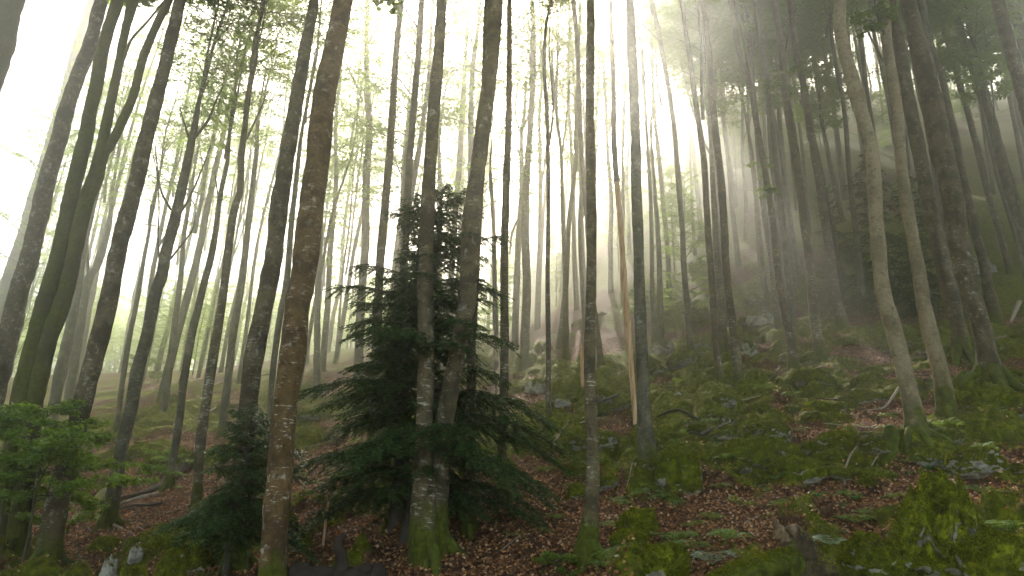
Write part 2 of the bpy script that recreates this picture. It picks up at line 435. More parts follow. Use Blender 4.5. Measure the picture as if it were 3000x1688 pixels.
tree('grey tree with a twin-footed base and many thin bare side limbs', 'grey', [(505, 225, 8), (495, 280, 12), (487, 325, 16), (475, 390, 20), (460, 460, 22), (440, 540, 25), (425, 600, 27), (405, 700, 28), (395, 724, 28), (370, 834, 30), (345, 934, 32), (328, 1030, 32), (305, 1130, 30), (285, 1250, 34), (270, 1320, 52)],
     [([(430, 528), (405, 480), (395, 415), (390, 365)], 6), ([(448, 545), (480, 490), (510, 420), (530, 365)], 6), ([(428, 652), (465, 605), (485, 575), (492, 532)], 5),
      ([(402, 668), (397, 600), (400, 525), (395, 440), (385, 390)], 5), ([(487, 350), (525, 300), (540, 260), (560, 220)], 8), ([(480, 360), (460, 300), (452, 270)], 6),
      ([(318, 1075), (308, 1150), (290, 1230), (262, 1315)], 14)], crown='top')
tree('slim dark stem with a mossy foot, standing right of the twin-footed grey tree', 'grey', [(580, 330, 8), (572, 400, 10), (555, 475, 12), (545, 560, 14), (530, 650, 16), (510, 724, 17), (485, 834, 19), (465, 949, 19), (450, 1064, 19), (435, 1164, 21), (423, 1225, 32)],
     [([(552, 520), (545, 470), (540, 430)], 5)], crown='top')
tree('crooked pale-footed stem with a kink high up and a mossy root foot', 'white', [(645, 100, 10), (642, 150, 12), (625, 240, 14), (617, 320, 14), (608, 400, 16), (605, 475, 16), (590, 530, 19), (577, 600, 19), (563, 724, 20), (547, 824, 22), (532, 924, 24), (520, 1000, 23), (507, 1100, 24), (500, 1200, 22), (494, 1300, 36)],
     [([(620, 350), (650, 285), (680, 215)], 6), ([(640, 150), (655, 90), (668, 30)], 6)], crown='top')
tree('thin pale hazy stem between the crooked stem and the big grey-brown trunk', 'grey', [(650, 300, 8), (645, 380, 11), (635, 475, 14), (620, 600, 16), (605, 724, 18), (585, 849, 19), (572, 964, 20), (558, 1100, 26)], crown='top')
tree('tall grey-brown leaning trunk rising behind the small yew', 'lichen', [(790, 0, 24), (765, 135, 32), (740, 280, 37), (720, 400, 40), (700, 525, 44), (685, 650, 43), (672, 724, 44), (650, 834, 47), (635, 949, 47), (625, 1034, 46), (612, 1170, 48), (603, 1300, 56), (592, 1425, 78)], bark2='lichen')
tree('biggest trunk, brown with white flecks, running out of the bottom of the photo', 'brown', [(862, 0, 46), (816, 250, 57), (797, 425, 60), (757, 724, 64), (748, 750, 63), (737, 874, 65), (716, 1024, 60), (705, 1174, 63), (692, 1324, 64), (685, 1449, 68), (680, 1510, 84)])
tree('pale stem half hidden behind the left edge of the biggest brown trunk', 'grey', [(775, 250, 8), (760, 330, 9), (750, 400, 11), (735, 550, 14), (722, 700, 16), (705, 800, 16), (690, 900, 16), (678, 1020, 14), (670, 1160, 18)], crown='top')
tree('thin hazy stem just right of the biggest brown trunk', 'grey', [(838, 250, 8), (830, 350, 10), (815, 470, 12), (806, 560, 13), (803, 650, 16), (800, 724, 17), (797, 874, 16), (797, 1000, 22)], crown='top')
tree('misty straight trunk right behind the olive forked tree', 'grey', [(240, 500, 10), (215, 600, 16), (195, 724, 22), (170, 849, 25), (145, 964, 25), (128, 1090, 32)], crown='top')
tree('misty trunk with a swan-necked side limb in the white haze at left', 'grey', [(300, 380, 6), (282, 480, 8), (275, 560, 12), (250, 660, 16), (225, 700, 20), (205, 800, 22), (180, 960, 24), (172, 1040, 30)],
     [([(222, 705), (220, 600), (232, 500), (245, 430)], 9)], crown='top')
tree('pale thin trunk fading into haze left of the lichen-banded leaning trunk', 'grey', [(262, 560, 10), (250, 640, 13), (235, 724, 15), (215, 824, 16), (193, 965, 22)], crown='top')
tree('thin pale stem between the lichen-banded trunk and the twin-footed tree', 'grey', [(385, 520, 7), (372, 600, 8), (350, 724, 12), (320, 874, 13), (300, 1024, 13), (290, 1095, 18)], crown='top')
tree('pale stem with a mossy foot, right of the twin-footed tree and farther back', 'grey', [(480, 480, 8), (462, 600, 11), (452, 724, 14), (435, 849, 15), (420, 964, 18), (410, 1046, 28)], crown='top')
tree('forked pale tree melting into the bright leaves at the left edge', 'grey', [(62, 110, 8), (50, 180, 12), (30, 300, 16), (10, 380, 18), (-10, 460, 20), (-45, 620, 24), (-90, 830, 30)], [([(35, 270), (60, 200), (75, 140)], 7), ([(10, 380), (-5, 300), (-20, 240)], 9)], crown='top')
# --- centre
tree('sun-bleached pale tree with a long limb to the left, glowing in the haze', 'grey', [(924, -40, 8), (924, 0, 10), (921, 125, 12), (924, 240, 17), (929, 340, 17), (921, 450, 20), (919, 600, 20), (912, 700, 20), (905, 820, 22), (900, 960, 26)], [([(911, 252), (889, 200), (859, 135), (840, 80)], 6), ([(930, 350), (942, 338), (950, 325)], 5), ([(926, 110), (945, 70), (960, 20)], 6)], crown='top')
tree('slim knobbly dark trunk rising behind the left tip of the yew', 'lichen', [(1009, 0, 14), (994, 160, 16), (986, 300, 19), (974, 450, 19), (961, 590, 22), (954, 700, 22), (945, 900, 23), (935, 1130, 32)])
tree('slim grey trunk behind the right tip of the yew, bare limb at its top', 'grey', [(1061, 0, 15), (1051, 150, 16), (1034, 350, 17), (1026, 465, 19), (1019, 600, 20), (1012, 750, 20), (1005, 950, 21), (1000, 1160, 30)], [([(1054, 75), (1024, 30), (1000, -5)], 6)])
tree('straight brown trunk in front of the yew, left of the leaning pair', 'white', [(1111, 0, 25), (1104, 125, 30), (1091, 275, 31), (1081, 425, 33), (1076, 525, 36), (1069, 724, 39), (1072, 849, 40), (1070, 949, 40), (1067, 1074, 43), (1065, 1224, 56), (1072, 1395, 92)], bark2='brown')
tree('brown trunk leaning right in front of the yew, the right one of the pair', 'white', [(1247, 0, 37), (1236, 150, 35), (1217, 300, 37), (1199, 450, 40), (1184, 575, 47), (1177, 724, 46), (1157, 849, 40), (1139, 949, 45), (1119, 1049, 46), (1109, 1149, 46), (1100, 1260, 52), (1096, 1385, 76)], bark2='brown')
tree('shadowed trunk tucked behind the right-leaning brown trunk', 'lichen', [(1226, 0, 16), (1220, 200, 18), (1210, 400, 20), (1200, 600, 20), (1193, 724, 22), (1187, 850, 22), (1185, 1000, 23), (1183, 1150, 27), (1179, 1325, 44)])
tree('hazy trunk rising left of the right-leaning brown trunk', 'grey', [(1206, 40, 10), (1189, 175, 12), (1184, 300, 14), (1184, 425, 15), (1175, 560, 15), (1165, 700, 15), (1160, 830, 18), (1156, 960, 24)], [([(1180, 300), (1195, 265), (1204, 245)], 5)], crown='top')
tree('paler hazy trunk seen between the brown pair', 'grey', [(1174, 100, 8), (1169, 175, 10), (1161, 300, 14), (1154, 425, 15), (1146, 525, 15), (1136, 675, 16), (1130, 800, 17), (1127, 930, 24)], crown='top')
tree('faint bleached stem close beside the straight brown trunk', 'grey', [(1103, 330, 8), (1105, 400, 10), (1106, 500, 14), (1104, 650, 14), (1104, 800, 15), (1104, 940, 20)], crown='top')
tree('dead thin trunk, bark half gone, pale wood on its left side', 'peel', [(1237, 350, 3), (1233, 430, 9), (1237, 500, 11), (1242, 590, 11), (1244, 724, 12), (1247, 850, 14), (1250, 930, 15), (1252, 1030, 15)], crown=None, name='dead_tree', group=None)
tree('speckled straight trunk standing right of the half-bare dead stem', 'white', [(1281, 0, 13), (1281, 150, 14), (1279, 300, 16), (1274, 450, 19), (1269, 600, 19), (1268, 724, 21), (1269, 874, 22), (1267, 1010, 24), (1262, 1150, 23), (1268, 1245, 34)])
tree('hazy tree that splits into upswept forks, with a crooked low limb on its left', 'grey', [(1318, 290, 9), (1311, 345, 10), (1312, 475, 14), (1304, 600, 15), (1299, 724, 16), (1295, 850, 17), (1294, 880, 22)],
     [([(1311, 340), (1331, 280), (1344, 210), (1359, 150), (1364, 60)], 6), ([(1311, 345), (1296, 280), (1304, 200), (1314, 130)], 5), ([(1309, 540), (1288, 585), (1282, 640)], 8), ([(1311, 400), (1288, 340), (1282, 300)], 5)], crown='top')
tree('wiry stem with a thin wavy fork on its right side near the middle', 'lichen', [(1388, -40, 5), (1385, 0, 6), (1372, 75, 8), (1369, 175, 9), (1376, 300, 10), (1379, 450, 10), (1378, 600, 11), (1377, 724, 12), (1379, 874, 13), (1379, 1020, 14), (1381, 1085, 26)], [([(1381, 365), (1391, 280), (1386, 200), (1381, 125), (1384, 30)], 6)], crown='top')
tree('thin hazy stem right of the wiry stem', 'grey', [(1391, 200, 6), (1399, 290, 7), (1411, 385, 9), (1414, 500, 11), (1420, 650, 12), (1422, 724, 14), (1424, 900, 20)], [([(1412, 390), (1424, 300), (1432, 200)], 5)], crown='top')
tree('wavy dark stem touching the left side of the dark central trunk', 'lichen', [(1442, 0, 11), (1451, 110, 12), (1456, 225, 13), (1461, 350, 13), (1467, 450, 12), (1476, 560, 12), (1488, 724, 13), (1505, 860, 15), (1512, 930, 20)])
tree('dark central trunk, pale-ringed below, with a spreading mossy foot', 'white', [(1486, 0, 19), (1484, 125, 21), (1484, 275, 22), (1486, 425, 25), (1488, 575, 26), (1487, 724, 26), (1484, 874, 28), (1486, 1024, 30), (1491, 1174, 32), (1486, 1280, 38), (1474, 1395, 74)], bark2='lichen')
tree('orange bare dead trunk, bark only on its upper half', 'dead', [(1536, -30, 8), (1536, 0, 8), (1540, 125, 9), (1544, 250, 10), (1544, 350, 12), (1551, 450, 13), (1559, 550, 13), (1566, 650, 14), (1571, 724, 15), (1584, 874, 15), (1593, 1000, 12), (1600, 1075, 12)], crown=None, name='dead_tree', group=None, upper_bark=440)
tree('smooth grey trunk behind the orange dead stem, with a thick mossy foot', 'grey', [(1584, 0, 20), (1589, 125, 23), (1596, 275, 25), (1599, 425, 26), (1604, 575, 27), (1608, 724, 28), (1614, 874, 30), (1619, 1024, 34), (1624, 1090, 42), (1628, 1195, 60)], bark2='white')
tree('faded stem in the sunbeams right of the smooth grey trunk', 'grey', [(1620, 200, 7), (1624, 300, 8), (1632, 420, 10), (1638, 560, 11), (1640, 724, 11), (1646, 860, 16)], crown='top')
tree('hazy stem under the sprigs of leaves, left of the fork-topped stem', 'grey', [(1640, 0, 10), (1659, 100, 12), (1679, 200, 13), (1694, 320, 13), (1705, 440, 13), (1714, 560, 14), (1722, 700, 15), (1730, 800, 15), (1738, 895, 22)], [([(1660, 105), (1630, 75), (1600, 40)], 5)], crown='top')
tree('faint stem on the pale slope between the grey trunk and the hazy stem', 'grey', [(1640, 400, 9), (1648, 500, 11), (1655, 600, 12), (1659, 724, 14), (1661, 850, 20)], crown='top')
# --- right
tree('speckled tree whose two stems join a third of the way down', 'white', [(1700, -60, 8), (1712, 0, 9), (1727, 100, 11), (1742, 200, 13), (1757, 300, 14), (1769, 400, 16), (1777, 520, 16), (1784, 620, 17), (1792, 724, 18), (1802, 874, 18), (1812, 985, 30)], [([(1768, 300), (1764, 225), (1764, 125), (1754, 0), (1750, -50)], 10)])
tree('dark speckled stem just right of the two-stemmed tree', 'white', [(1767, 0, 12), (1782, 125, 14), (1792, 250, 17), (1807, 400, 19), (1819, 525, 19), (1830, 724, 19), (1847, 849, 20), (1860, 970, 32)])
tree('paler ringed stem between the two-stemmed tree and its dark neighbour', 'white', [(1785, 300, 9), (1792, 450, 13), (1800, 600, 16), (1809, 724, 20), (1815, 800, 20), (1819, 895, 28)], crown='top')
tree('thin forked stem bowing left at the top, with leafy sprigs', 'white', [(1825, -50, 9), (1837, 0, 11), (1857, 125, 12), (1887, 220, 14), (1902, 310, 15), (1922, 425, 16), (1942, 550, 16), (1962, 724, 18), (1987, 849, 19), (1998, 945, 34)], [([(1887, 212), (1877, 150), (1864, 75), (1847, 0), (1835, -40)], 8)], sprigs=[(1930, 470, 40)])
tree('plain hazy stem close behind the thin forked stem', 'grey', [(1897, 0, 8), (1907, 75, 10), (1924, 175, 12), (1937, 260, 14), (1947, 375, 15), (1962, 500, 17), (1977, 650, 17), (1985, 724, 17), (1992, 870, 24)], sprigs=[(1905, 410, 45)])
tree('lichened stem bearing a bright green spray of leaves high up', 'white', [(1935, -50, 12), (1947, 0, 14), (1962, 100, 16), (1977, 250, 20), (1997, 375, 20), (2012, 475, 21), (2027, 600, 22), (2042, 724, 24), (2052, 824, 25), (2064, 905, 38)], sprigs=[(1955, 205, 75), (1985, 180, 55)], branches=[([(1975, 130), (1984, 70), (1990, 10)], 5)])
tree('dark lichened stem with a thin side shoot, left of the dark yews', 'lichen', [(1975, -50, 12), (1984, 0, 13), (2002, 125, 16), (2022, 225, 17), (2042, 350, 19), (2062, 475, 20), (2082, 600, 21), (2099, 724, 23), (2119, 822, 34)], [([(2006, 130), (1998, 70), (2003, 0)], 5)])
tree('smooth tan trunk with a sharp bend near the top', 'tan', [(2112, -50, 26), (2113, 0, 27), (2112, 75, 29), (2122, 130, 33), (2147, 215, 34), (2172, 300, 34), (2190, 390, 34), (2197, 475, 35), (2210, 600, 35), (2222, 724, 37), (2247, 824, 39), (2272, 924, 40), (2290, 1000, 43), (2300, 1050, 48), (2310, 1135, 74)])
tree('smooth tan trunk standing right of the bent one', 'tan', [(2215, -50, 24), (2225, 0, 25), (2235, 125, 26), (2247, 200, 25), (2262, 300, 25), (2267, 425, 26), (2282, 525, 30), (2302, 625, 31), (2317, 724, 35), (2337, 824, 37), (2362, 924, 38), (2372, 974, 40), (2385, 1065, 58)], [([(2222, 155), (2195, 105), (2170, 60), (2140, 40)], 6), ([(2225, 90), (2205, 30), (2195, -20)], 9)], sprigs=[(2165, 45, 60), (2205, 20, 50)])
tree('dark rough trunk between the tan trunks and the thick forked one', 'white', [(2230, -50, 20), (2240, 0, 22), (2262, 125, 30), (2282, 225, 32), (2302, 325, 33), (2322, 425, 33), (2342, 525, 36), (2367, 650, 38), (2385, 724, 38), (2410, 824, 36), (2424, 915, 60)], bark2='lichen')
tree('thickest rough trunk at right, forked near the top, on a mossy mound', 'white', [(2262, -60, 34), (2282, 0, 36), (2312, 125, 42), (2342, 250, 52), (2367, 375, 52), (2387, 475, 48), (2412, 600, 48), (2437, 724, 46), (2467, 824, 44), (2482, 900, 50), (2498, 980, 84)], [([(2345, 240), (2336, 150), (2325, 80), (2312, 0), (2300, -70)], 28)], bark2='lichen')
tree('slim stem pressed close to the right of the thickest forked trunk', 'lichen', [(2308, -50, 10), (2322, 0, 11), (2347, 125, 14), (2372, 210, 15), (2397, 325, 16), (2417, 425, 16), (2445, 540, 19), (2470, 650, 23), (2490, 740, 26), (2502, 815, 40)])
tree('thin straight stem leaning left, second right of the thickest forked trunk', 'lichen', [(2330, -50, 8), (2347, 0, 9), (2387, 125, 12), (2422, 240, 14), (2452, 350, 15), (2482, 475, 15), (2520, 610, 16), (2545, 690, 22)])
tree('leaning dark stem of middling girth near the right edge', 'lichen', [(2372, -50, 14), (2392, 0, 15), (2427, 110, 19), (2462, 225, 22), (2497, 325, 24), (2527, 440, 24), (2562, 575, 24), (2585, 660, 36)])
tree('thin stem running parallel right of the middling leaning stem', 'lichen', [(2400, -50, 11), (2417, 0, 12), (2447, 100, 15), (2477, 225, 16), (2507, 340, 16), (2540, 450, 17), (2580, 590, 18), (2600, 660, 26)])
tree('thick dark leaning trunk at the upper right edge', 'lichen', [(2494, -50, 27), (2507, 0, 28), (2537, 110, 30), (2567, 215, 30), (2605, 350, 31), (2680, 620, 34), (2760, 900, 52)])
tree('black trunk cut off by the upper right corner', 'lichen', [(2525, -50, 17), (2542, 0, 19), (2562, 65, 22), (2580, 130, 24), (2650, 350, 27), (2760, 700, 42)])
# ------------------------------------------------------------------ crowns (leaf sprays on limbs), shared by many trees
def leaf_spray(C, ax, n, length, leaf, mb, m, tilt=.45, width=.5, R=rng):
    """n leaves along a twig from C in direction ax"""
    t = R.random(n) ** .8 * length
    side = unit(np.cross(ax, [0, 0, 1.0])[None, :])[0]
    off = R.normal(0, 1, (n, 1)) * leaf * .75
    P = C + ax[None, :] * t[:, None] + side[None, :] * off + R.normal(0, leaf * .35, (n, 3)) * [1, 1, .7]
    az = R.uniform(-1.1, 1.1, n) + np.arctan2(ax[1], ax[0]) + np.sign(off[:, 0]) * .6
    L = np.stack([np.cos(az), np.sin(az), R.normal(-.15, tilt * .6, n)], 1); L = unit(L)
    Bv = unit(np.cross(L, np.array([0, 0, 1.0]) + R.normal(0, tilt, (n, 3))))
    s = leaf * R.uniform(.7, 1.25, n)[:, None]
    V, Q = quads_from(P, L * s, Bv * s * width * .62)
    mb.add(V, Q, m=m)

def make_crown(seed, Hc, Rc, nb, leaf, per, lowfrac=.35):
    R = np.random.default_rng(seed); mb = MB()
    zz = np.linspace(0, Hc, 12)
    wob = np.stack([fbm(np.stack([zz / 4, zz * 0 + seed, zz * 0], 1), 2) * .5, fbm(np.stack([zz / 4, zz * 0 + seed + 9.5, zz * 0], 1), 2) * .5, zz], 1)
    wob[:, :2] -= wob[0, :2]
    V, Q, Tt = tube(wob, np.linspace(.10, .015, 12), 5); mb.add(V, Q, Tt, 0)
    for i in range(nb):
        u = (i + R.random() * .7) / nb; z0 = u ** .9 * Hc * .96
        prof = (lowfrac + (1 - lowfrac) * min(1, u / .35)) * (1 - max(0, u - .45) ** 1.4 * 1.5)
        Lb = max(.5, Rc * prof * R.uniform(.55, 1.15)); az = i * 2.39996 + R.normal(0, .4)
        el = math.radians(R.uniform(22, 58) + 20 * u)
        k = 6; t = np.linspace(0, 1, k)
        base = np.array([np.interp(z0, zz, wob[:, 0]), np.interp(z0, zz, wob[:, 1]), z0])
        hd = np.array([math.cos(az), math.sin(az), 0]); sd = np.array([-hd[1], hd[0], 0])
        up = np.sin(el) * (t - .42 * t ** 2) * Lb * .9
        P = base + hd * (math.cos(el) * t * Lb * 1.1)[:, None] + np.array([0, 0, 1]) * up[:, None] + sd * (R.normal(0, .06) * Lb * t ** 2)[:, None]
        V, Q, Tt = tube(P, np.linspace(.012 + .007 * Lb, .004, k), 4); mb.add(V, Q, Tt, 0)
        ns = int(4 + Lb * 2.2)
        for j in range(ns):
            tt = .25 + .75 * (j + R.random()) / ns; pos = np.array([np.interp(tt, t, P[:, c]) for c in range(3)])
            s = 1 if j % 2 else -1
            d = unit(hd * R.uniform(.4, 1.0) + sd * s * R.uniform(.3, 1.1) + np.array([0, 0, R.normal(.05, .18)]))
            Ls = Lb * R.uniform(.22, .46) * (1.15 - .6 * tt) + .25
            Pt = np.stack([pos, pos + d * Ls * .5 + [0, 0, .04], pos + d * Ls])
            V, Q, Tt = tube(Pt, [.009, .006, .003], 3, cap=False); mb.add(V, Q, None, 0)
            leaf_spray(pos, d, int(per * (.5 + Ls)), Ls * 1.1, leaf, mb, 1, R=R)
    return mb.mesh('crown', [M['crownbark'], M['beech']], True, [0])

CROWNS = [make_crown(11, 11, 4.2, 60, .17, 34), make_crown(12, 9, 3.4, 50, .16, 34), make_crown(13, 13, 4.6, 66, .18, 32), make_crown(14, 10, 3.8, 48, .17, 32)]
CROWN_H = [11, 9, 13, 10]
LOW = [make_crown(21, 15, 4.0, 46, .115, 22, .8), make_crown(22, 17, 4.4, 52, .12, 20, .7)]      # leafy from low down
THIN = [make_crown(25, 15, 4.0, 36, .115, 15, .7), make_crown(26, 17, 4.4, 40, .115, 15, .6)]    # open crowns of the trees in the mist
AIRY = [make_crown(27, 13, 3.2, 22, .115, 11, .7), make_crown(28, 15, 3.5, 24, .115, 11, .6)]

def place_crown(root, top, z0, kind, R, sc=None):
    """crown as a part of its tree; top = trunk point (local) where it starts"""
    bank = {'low': LOW, 'thin': THIN, 'airy': AIRY, 'bush': LOW}.get(kind, CROWNS)
    k = int(R.integers(len(bank)))
    c = obj('crown', bank[k], root, top); s = sc or R.uniform(.85, 1.2)
    c.scale = (s, s, s * R.uniform(.9, 1.1)); c.rotation_euler = (0, 0, R.uniform(0, 6.28))
    return c

TREE_POS = []
def build_tree(d, idx):
    R = np.random.default_rng(100 + idx)
    pts = d['pts']; b = pts[-1]
    base = pix_ground(b[0], b[1]); Y = base[1]
    base[2] = min(base[2], gz(base[0], base[1])) - .05
    P = np.array([at_depth_y(x, y, Y) for x, y, w in pts[:-1]] + [base])
    dep = P @ f0
    Rr = np.array([w for x, y, w in pts]) / K * dep / FPX * .5
    if len(P) > 1: Rr[-1] = max(Rr[-1] * .92, Rr[-2] * 1.1)
    P = P[::-1]; Rr = Rr[::-1]                       # base first
    ntop = len(P)
    root = empty(d['name'], base, d['label'], 'tree', d['group'])
    TREE_POS.append((base[0], base[1], Rr[0]))
    P = P - base
    crown_from = P[-1].copy()
    dead = d['crown'] is None
    Ht = P[-1][2]
    if not dead:
        total = max(Ht + 3.5, min(25, 15 + R.uniform(0, 6) + Y * .12)) if d['crown'] == 'high' else Ht + R.uniform(2, 4)
        dr = unit(P[-1] - P[-3]) if len(P) > 2 else np.array([0, 0, 1.0])
        dr = unit(dr + np.array([0, 0, .9])); ext = (total - Ht)
        P = np.vstack([P, P[-1] + dr * ext * .5, P[-1] + unit(dr + [0, 0, 1]) * ext])
        Rr = np.concatenate([Rr, [Rr[-1] * .62, max(.02, Rr[-1] * .2)]])
    # push the foot into the ground
    dn = unit(P[0] - P[1]) if len(P) > 1 else np.array([0, 0, -1.0])
    P = np.vstack([P[0] + np.array([dn[0] * .1, .0, -.4]), P]); Rr = np.concatenate([[Rr[0] * 1.1], Rr])
    step = .10 if Y < 20 or dead else .2
    Ps, Rs = resample(P, Rr, step)
    wv = fbm(np.stack([Ps[:, 2] / 1.6, np.full(len(Ps), idx * 3.1), np.zeros(len(Ps))], 1), 3)
    Ps[:, 1] += wv * .10 * np.clip(Ps[:, 2] / 3, 0, 1)
    Rs = Rs * (1 + .09 * fbm(np.stack([Ps[:, 2] / .45, np.full(len(Ps), idx * 5.3 + 40), np.zeros(len(Ps))], 1), 2))
    sides = 18 if Y < 20 else 12
    rg = .16 if dead else .10 if d['bark'] in ('lichen', 'mossy', 'peel') else .06
    def trunk_mesh(Ps, Rs, flare, mat):
        mb = MB(); V, Q, Tt = tube(Ps, Rs, sides, rg, idx, flare, 5, .4, nscale=4.5); mb.add(V, Q, Tt); return mb.mesh('trunk', [mat])
    if d.get('upper_bark'):
        zc = (at_depth_y(1550, d['upper_bark'], Y) - base)[2]; k = int(np.argmin(abs(Ps[:, 2] - zc)))
        t_ = obj('trunk', trunk_mesh(Ps[:k + 1], Rs[:k + 1], 0, M['dead']), root)
        obj('upper_bark', trunk_mesh(Ps[k - 2:], Rs[k - 2:] * 1.12, 0, M['peel']), root)
    else:
        obj('trunk', trunk_mesh(Ps, Rs, 0 if dead else .8, M[d['bark']]), root)
    # roots that run out over the ground
    if not dead and Y < 26:
        for k in range(int(R.integers(3, 6))):
            az = R.uniform(0, 6.28); L = Rr[1] * R.uniform(2.2, 4.0); r_ = Rr[1] * R.uniform(.28, .42)
            t = np.linspace(0, 1, 7); px = math.cos(az) * (Rr[1] * .5 + L * t); py = math.sin(az) * (Rr[1] * .5 + L * t)
            gzv = ground_z(base[0] + px, base[1] + py) - base[2]
            zz = np.maximum(gzv - r_ * .2, -.3) * np.clip(t * 2.5, 0, 1) + Rr[1] * 1.9 * (1 - t) ** 3 - .05 - r_ * 1.1 * t
            mb = MB(); V, Q, Tt = tube(np.stack([px, py, zz], 1), r_ * (1.15 - .9 * t), 7, .15, k); mb.add(V, Q, Tt)
            obj('root', mb.mesh('root', [M['mosswood']]), root)
    for bi, (bp, bw) in enumerate(d['branches']):
        n = len(bp); y1 = R.uniform(-.12, .12)
        Pb = []
        for i, (x, y) in enumerate(bp):
            q = at_depth_y(x, y, Y); L = np.linalg.norm(q - at_depth_y(*bp[0], Y)); q = at_depth_y(x, y, Y + y1 * L); Pb.append(q - base)
        Pb = np.array(Pb); rr = bw / K * ((Pb[0] + base) @ f0) / FPX * .5
        if bw < 20:
            rb = np.linspace(rr, rr * .45, n)
        else:
            dr = unit(unit(Pb[-1] - Pb[-2]) + [0, 0, .6]); Pb = np.vstack([Pb, Pb[-1] + dr * 5]); rb = np.concatenate([np.linspace(rr, rr * .8, n), [rr * .2]])
        Pq, Rq = resample(Pb, rb, step * 1.5); mb = MB(); V, Q, Tt = tube(Pq, Rq, 8, .1, bi + idx, nscale=5); mb.add(V, Q, Tt)
        bm_ = 'grey' if d['bark'] in ('white', 'tan') else d['bark']
        obj('branch', mb.mesh('branch', [M[bm_]]), root)
        if bw > 18: place_crown(root, Pb[-2], 0, 'high', R, .6)
    for (sx, sy, sw) in d.get('sprigs', ()):
        c = at_depth_y(sx, sy, Y - .3) - base; L = sw / K * Y / FPX * 1.0; mb = MB()
        # stalk from the trunk
        kk = int(np.argmin(abs(Ps[:, 2] - (c[2] - .25)))); p0 = Ps[kk]
        V, Q, Tt = tube(*resample([p0, .5 * (p0 + c) + [0, 0, .12], c], [.02, .014, .006], .15), 5); mb.add(V, Q, Tt, 0)
        for k in range(7):
            az = R.uniform(0, 6.28); ax = unit(np.array([math.cos(az), math.sin(az) * .6, R.normal(0, .15)]))
            s0 = p0 + (c - p0) * R.uniform(.45, 1)
            leaf_spray(s0, ax, int(45 + 25 * L), L * R.uniform(.6, 1.0), .11, mb, 1, R=R)
        obj('leafy_branch', mb.mesh('leafy_branch', [M['twigbark'], M['sapling']], True, [0]), root)
    if d['crown'] == 'high':
        top = P[-3] + (P[-1] - P[-3]) * .15
        place_crown(root, top, 0, 'high', R)
    elif d['crown'] == 'top':
        c = P[-3] if len(P) > 3 else P[-1]
        place_crown(root, c - np.array([0, 0, 1.0]), 0, 'low' if Y < 30 else 'thin', R, .62)
    return root

for i_, d_ in enumerate(T): build_tree(d_, i_)

# ------------------------------------------------------------------ the misty forest behind: stems one cannot tell apart
def filler_trunk(seed, Ht, r, fork=False):
    R = np.random.default_rng(seed); n = 14; z = np.linspace(-.5, Ht, n)
    a = fbm(np.stack([z / 7, np.full(n, seed * 1.7), z * 0], 1), 2) * .55; b = fbm(np.stack([z / 7, np.full(n, seed * 1.7 + 50), z * 0], 1), 2) * .55
    P = np.stack([a - a[0], b - b[0], z], 1); mb = MB()
    Ps, Rs = resample(P, r * np.linspace(1.05, .3, n), .35)
    V, Q, Tt = tube(Ps, Rs, 9, .08, seed, .8, 5, .3, nscale=3); mb.add(V, Q, Tt)
    if fork:
        z0 = Ht * R.uniform(.3, .5); p = np.array([np.interp(z0, z, P[:, 0]), np.interp(z0, z, P[:, 1]), z0]); az = R.uniform(0, 6.28)
        Pf = np.array([p, p + [math.cos(az) * .5, math.sin(az) * .5, 1.2], p + [math.cos(az) * 1.1, math.sin(az) * 1.1, 4], p + [math.cos(az) * 1.6, math.sin(az) * 1.6, 8]])
        V, Q, Tt = tube(*resample(Pf, [r * .5, r * .42, r * .3, r * .1], .3), 7, .08, seed); mb.add(V, Q, Tt)
    return mb.mesh('trunk', [M['grey'] if seed % 3 else M['lichen']])

FT = [filler_trunk(31, 20, .16), filler_trunk(32, 22, .19), filler_trunk(33, 18, .13), filler_trunk(34, 21, .17, True), filler_trunk(35, 19, .15, True), filler_trunk(36, 24, .22)]
FH = [20, 22, 18, 21, 19, 24]
def filler_tree(x, y, R, label, group, kind, sc=1.0, lowcrown=False):
    z = gz(x, y); k = int(R.integers(len(FT)))
    root = empty('young_beech' if kind == 'bush' else 'beech_tree', (x, y, z), label, 'tree', group)
    s = R.uniform(1.1, 1.5) * sc * (.33 if kind == 'bush' else 1)
    t = obj('trunk', FT[k], root); t.scale = (s * R.uniform(.65, .9),) * 2 + (s,); t.rotation_euler = (R.normal(0, .025), R.normal(0, .025), R.uniform(0, 6.28))
    h = FH[k] * s
    zc = h * R.uniform(*{'high': (.48, .62), 'airy': (.45, .6), 'bush': (.08, .2)}.get(kind, (.3, .5)))
    c = place_crown(root, (0, 0, zc), 0, kind, R, (h - zc) / (11 if kind == 'high' else 15.5))
    TREE_POS.append((x, y, .2))
    return root

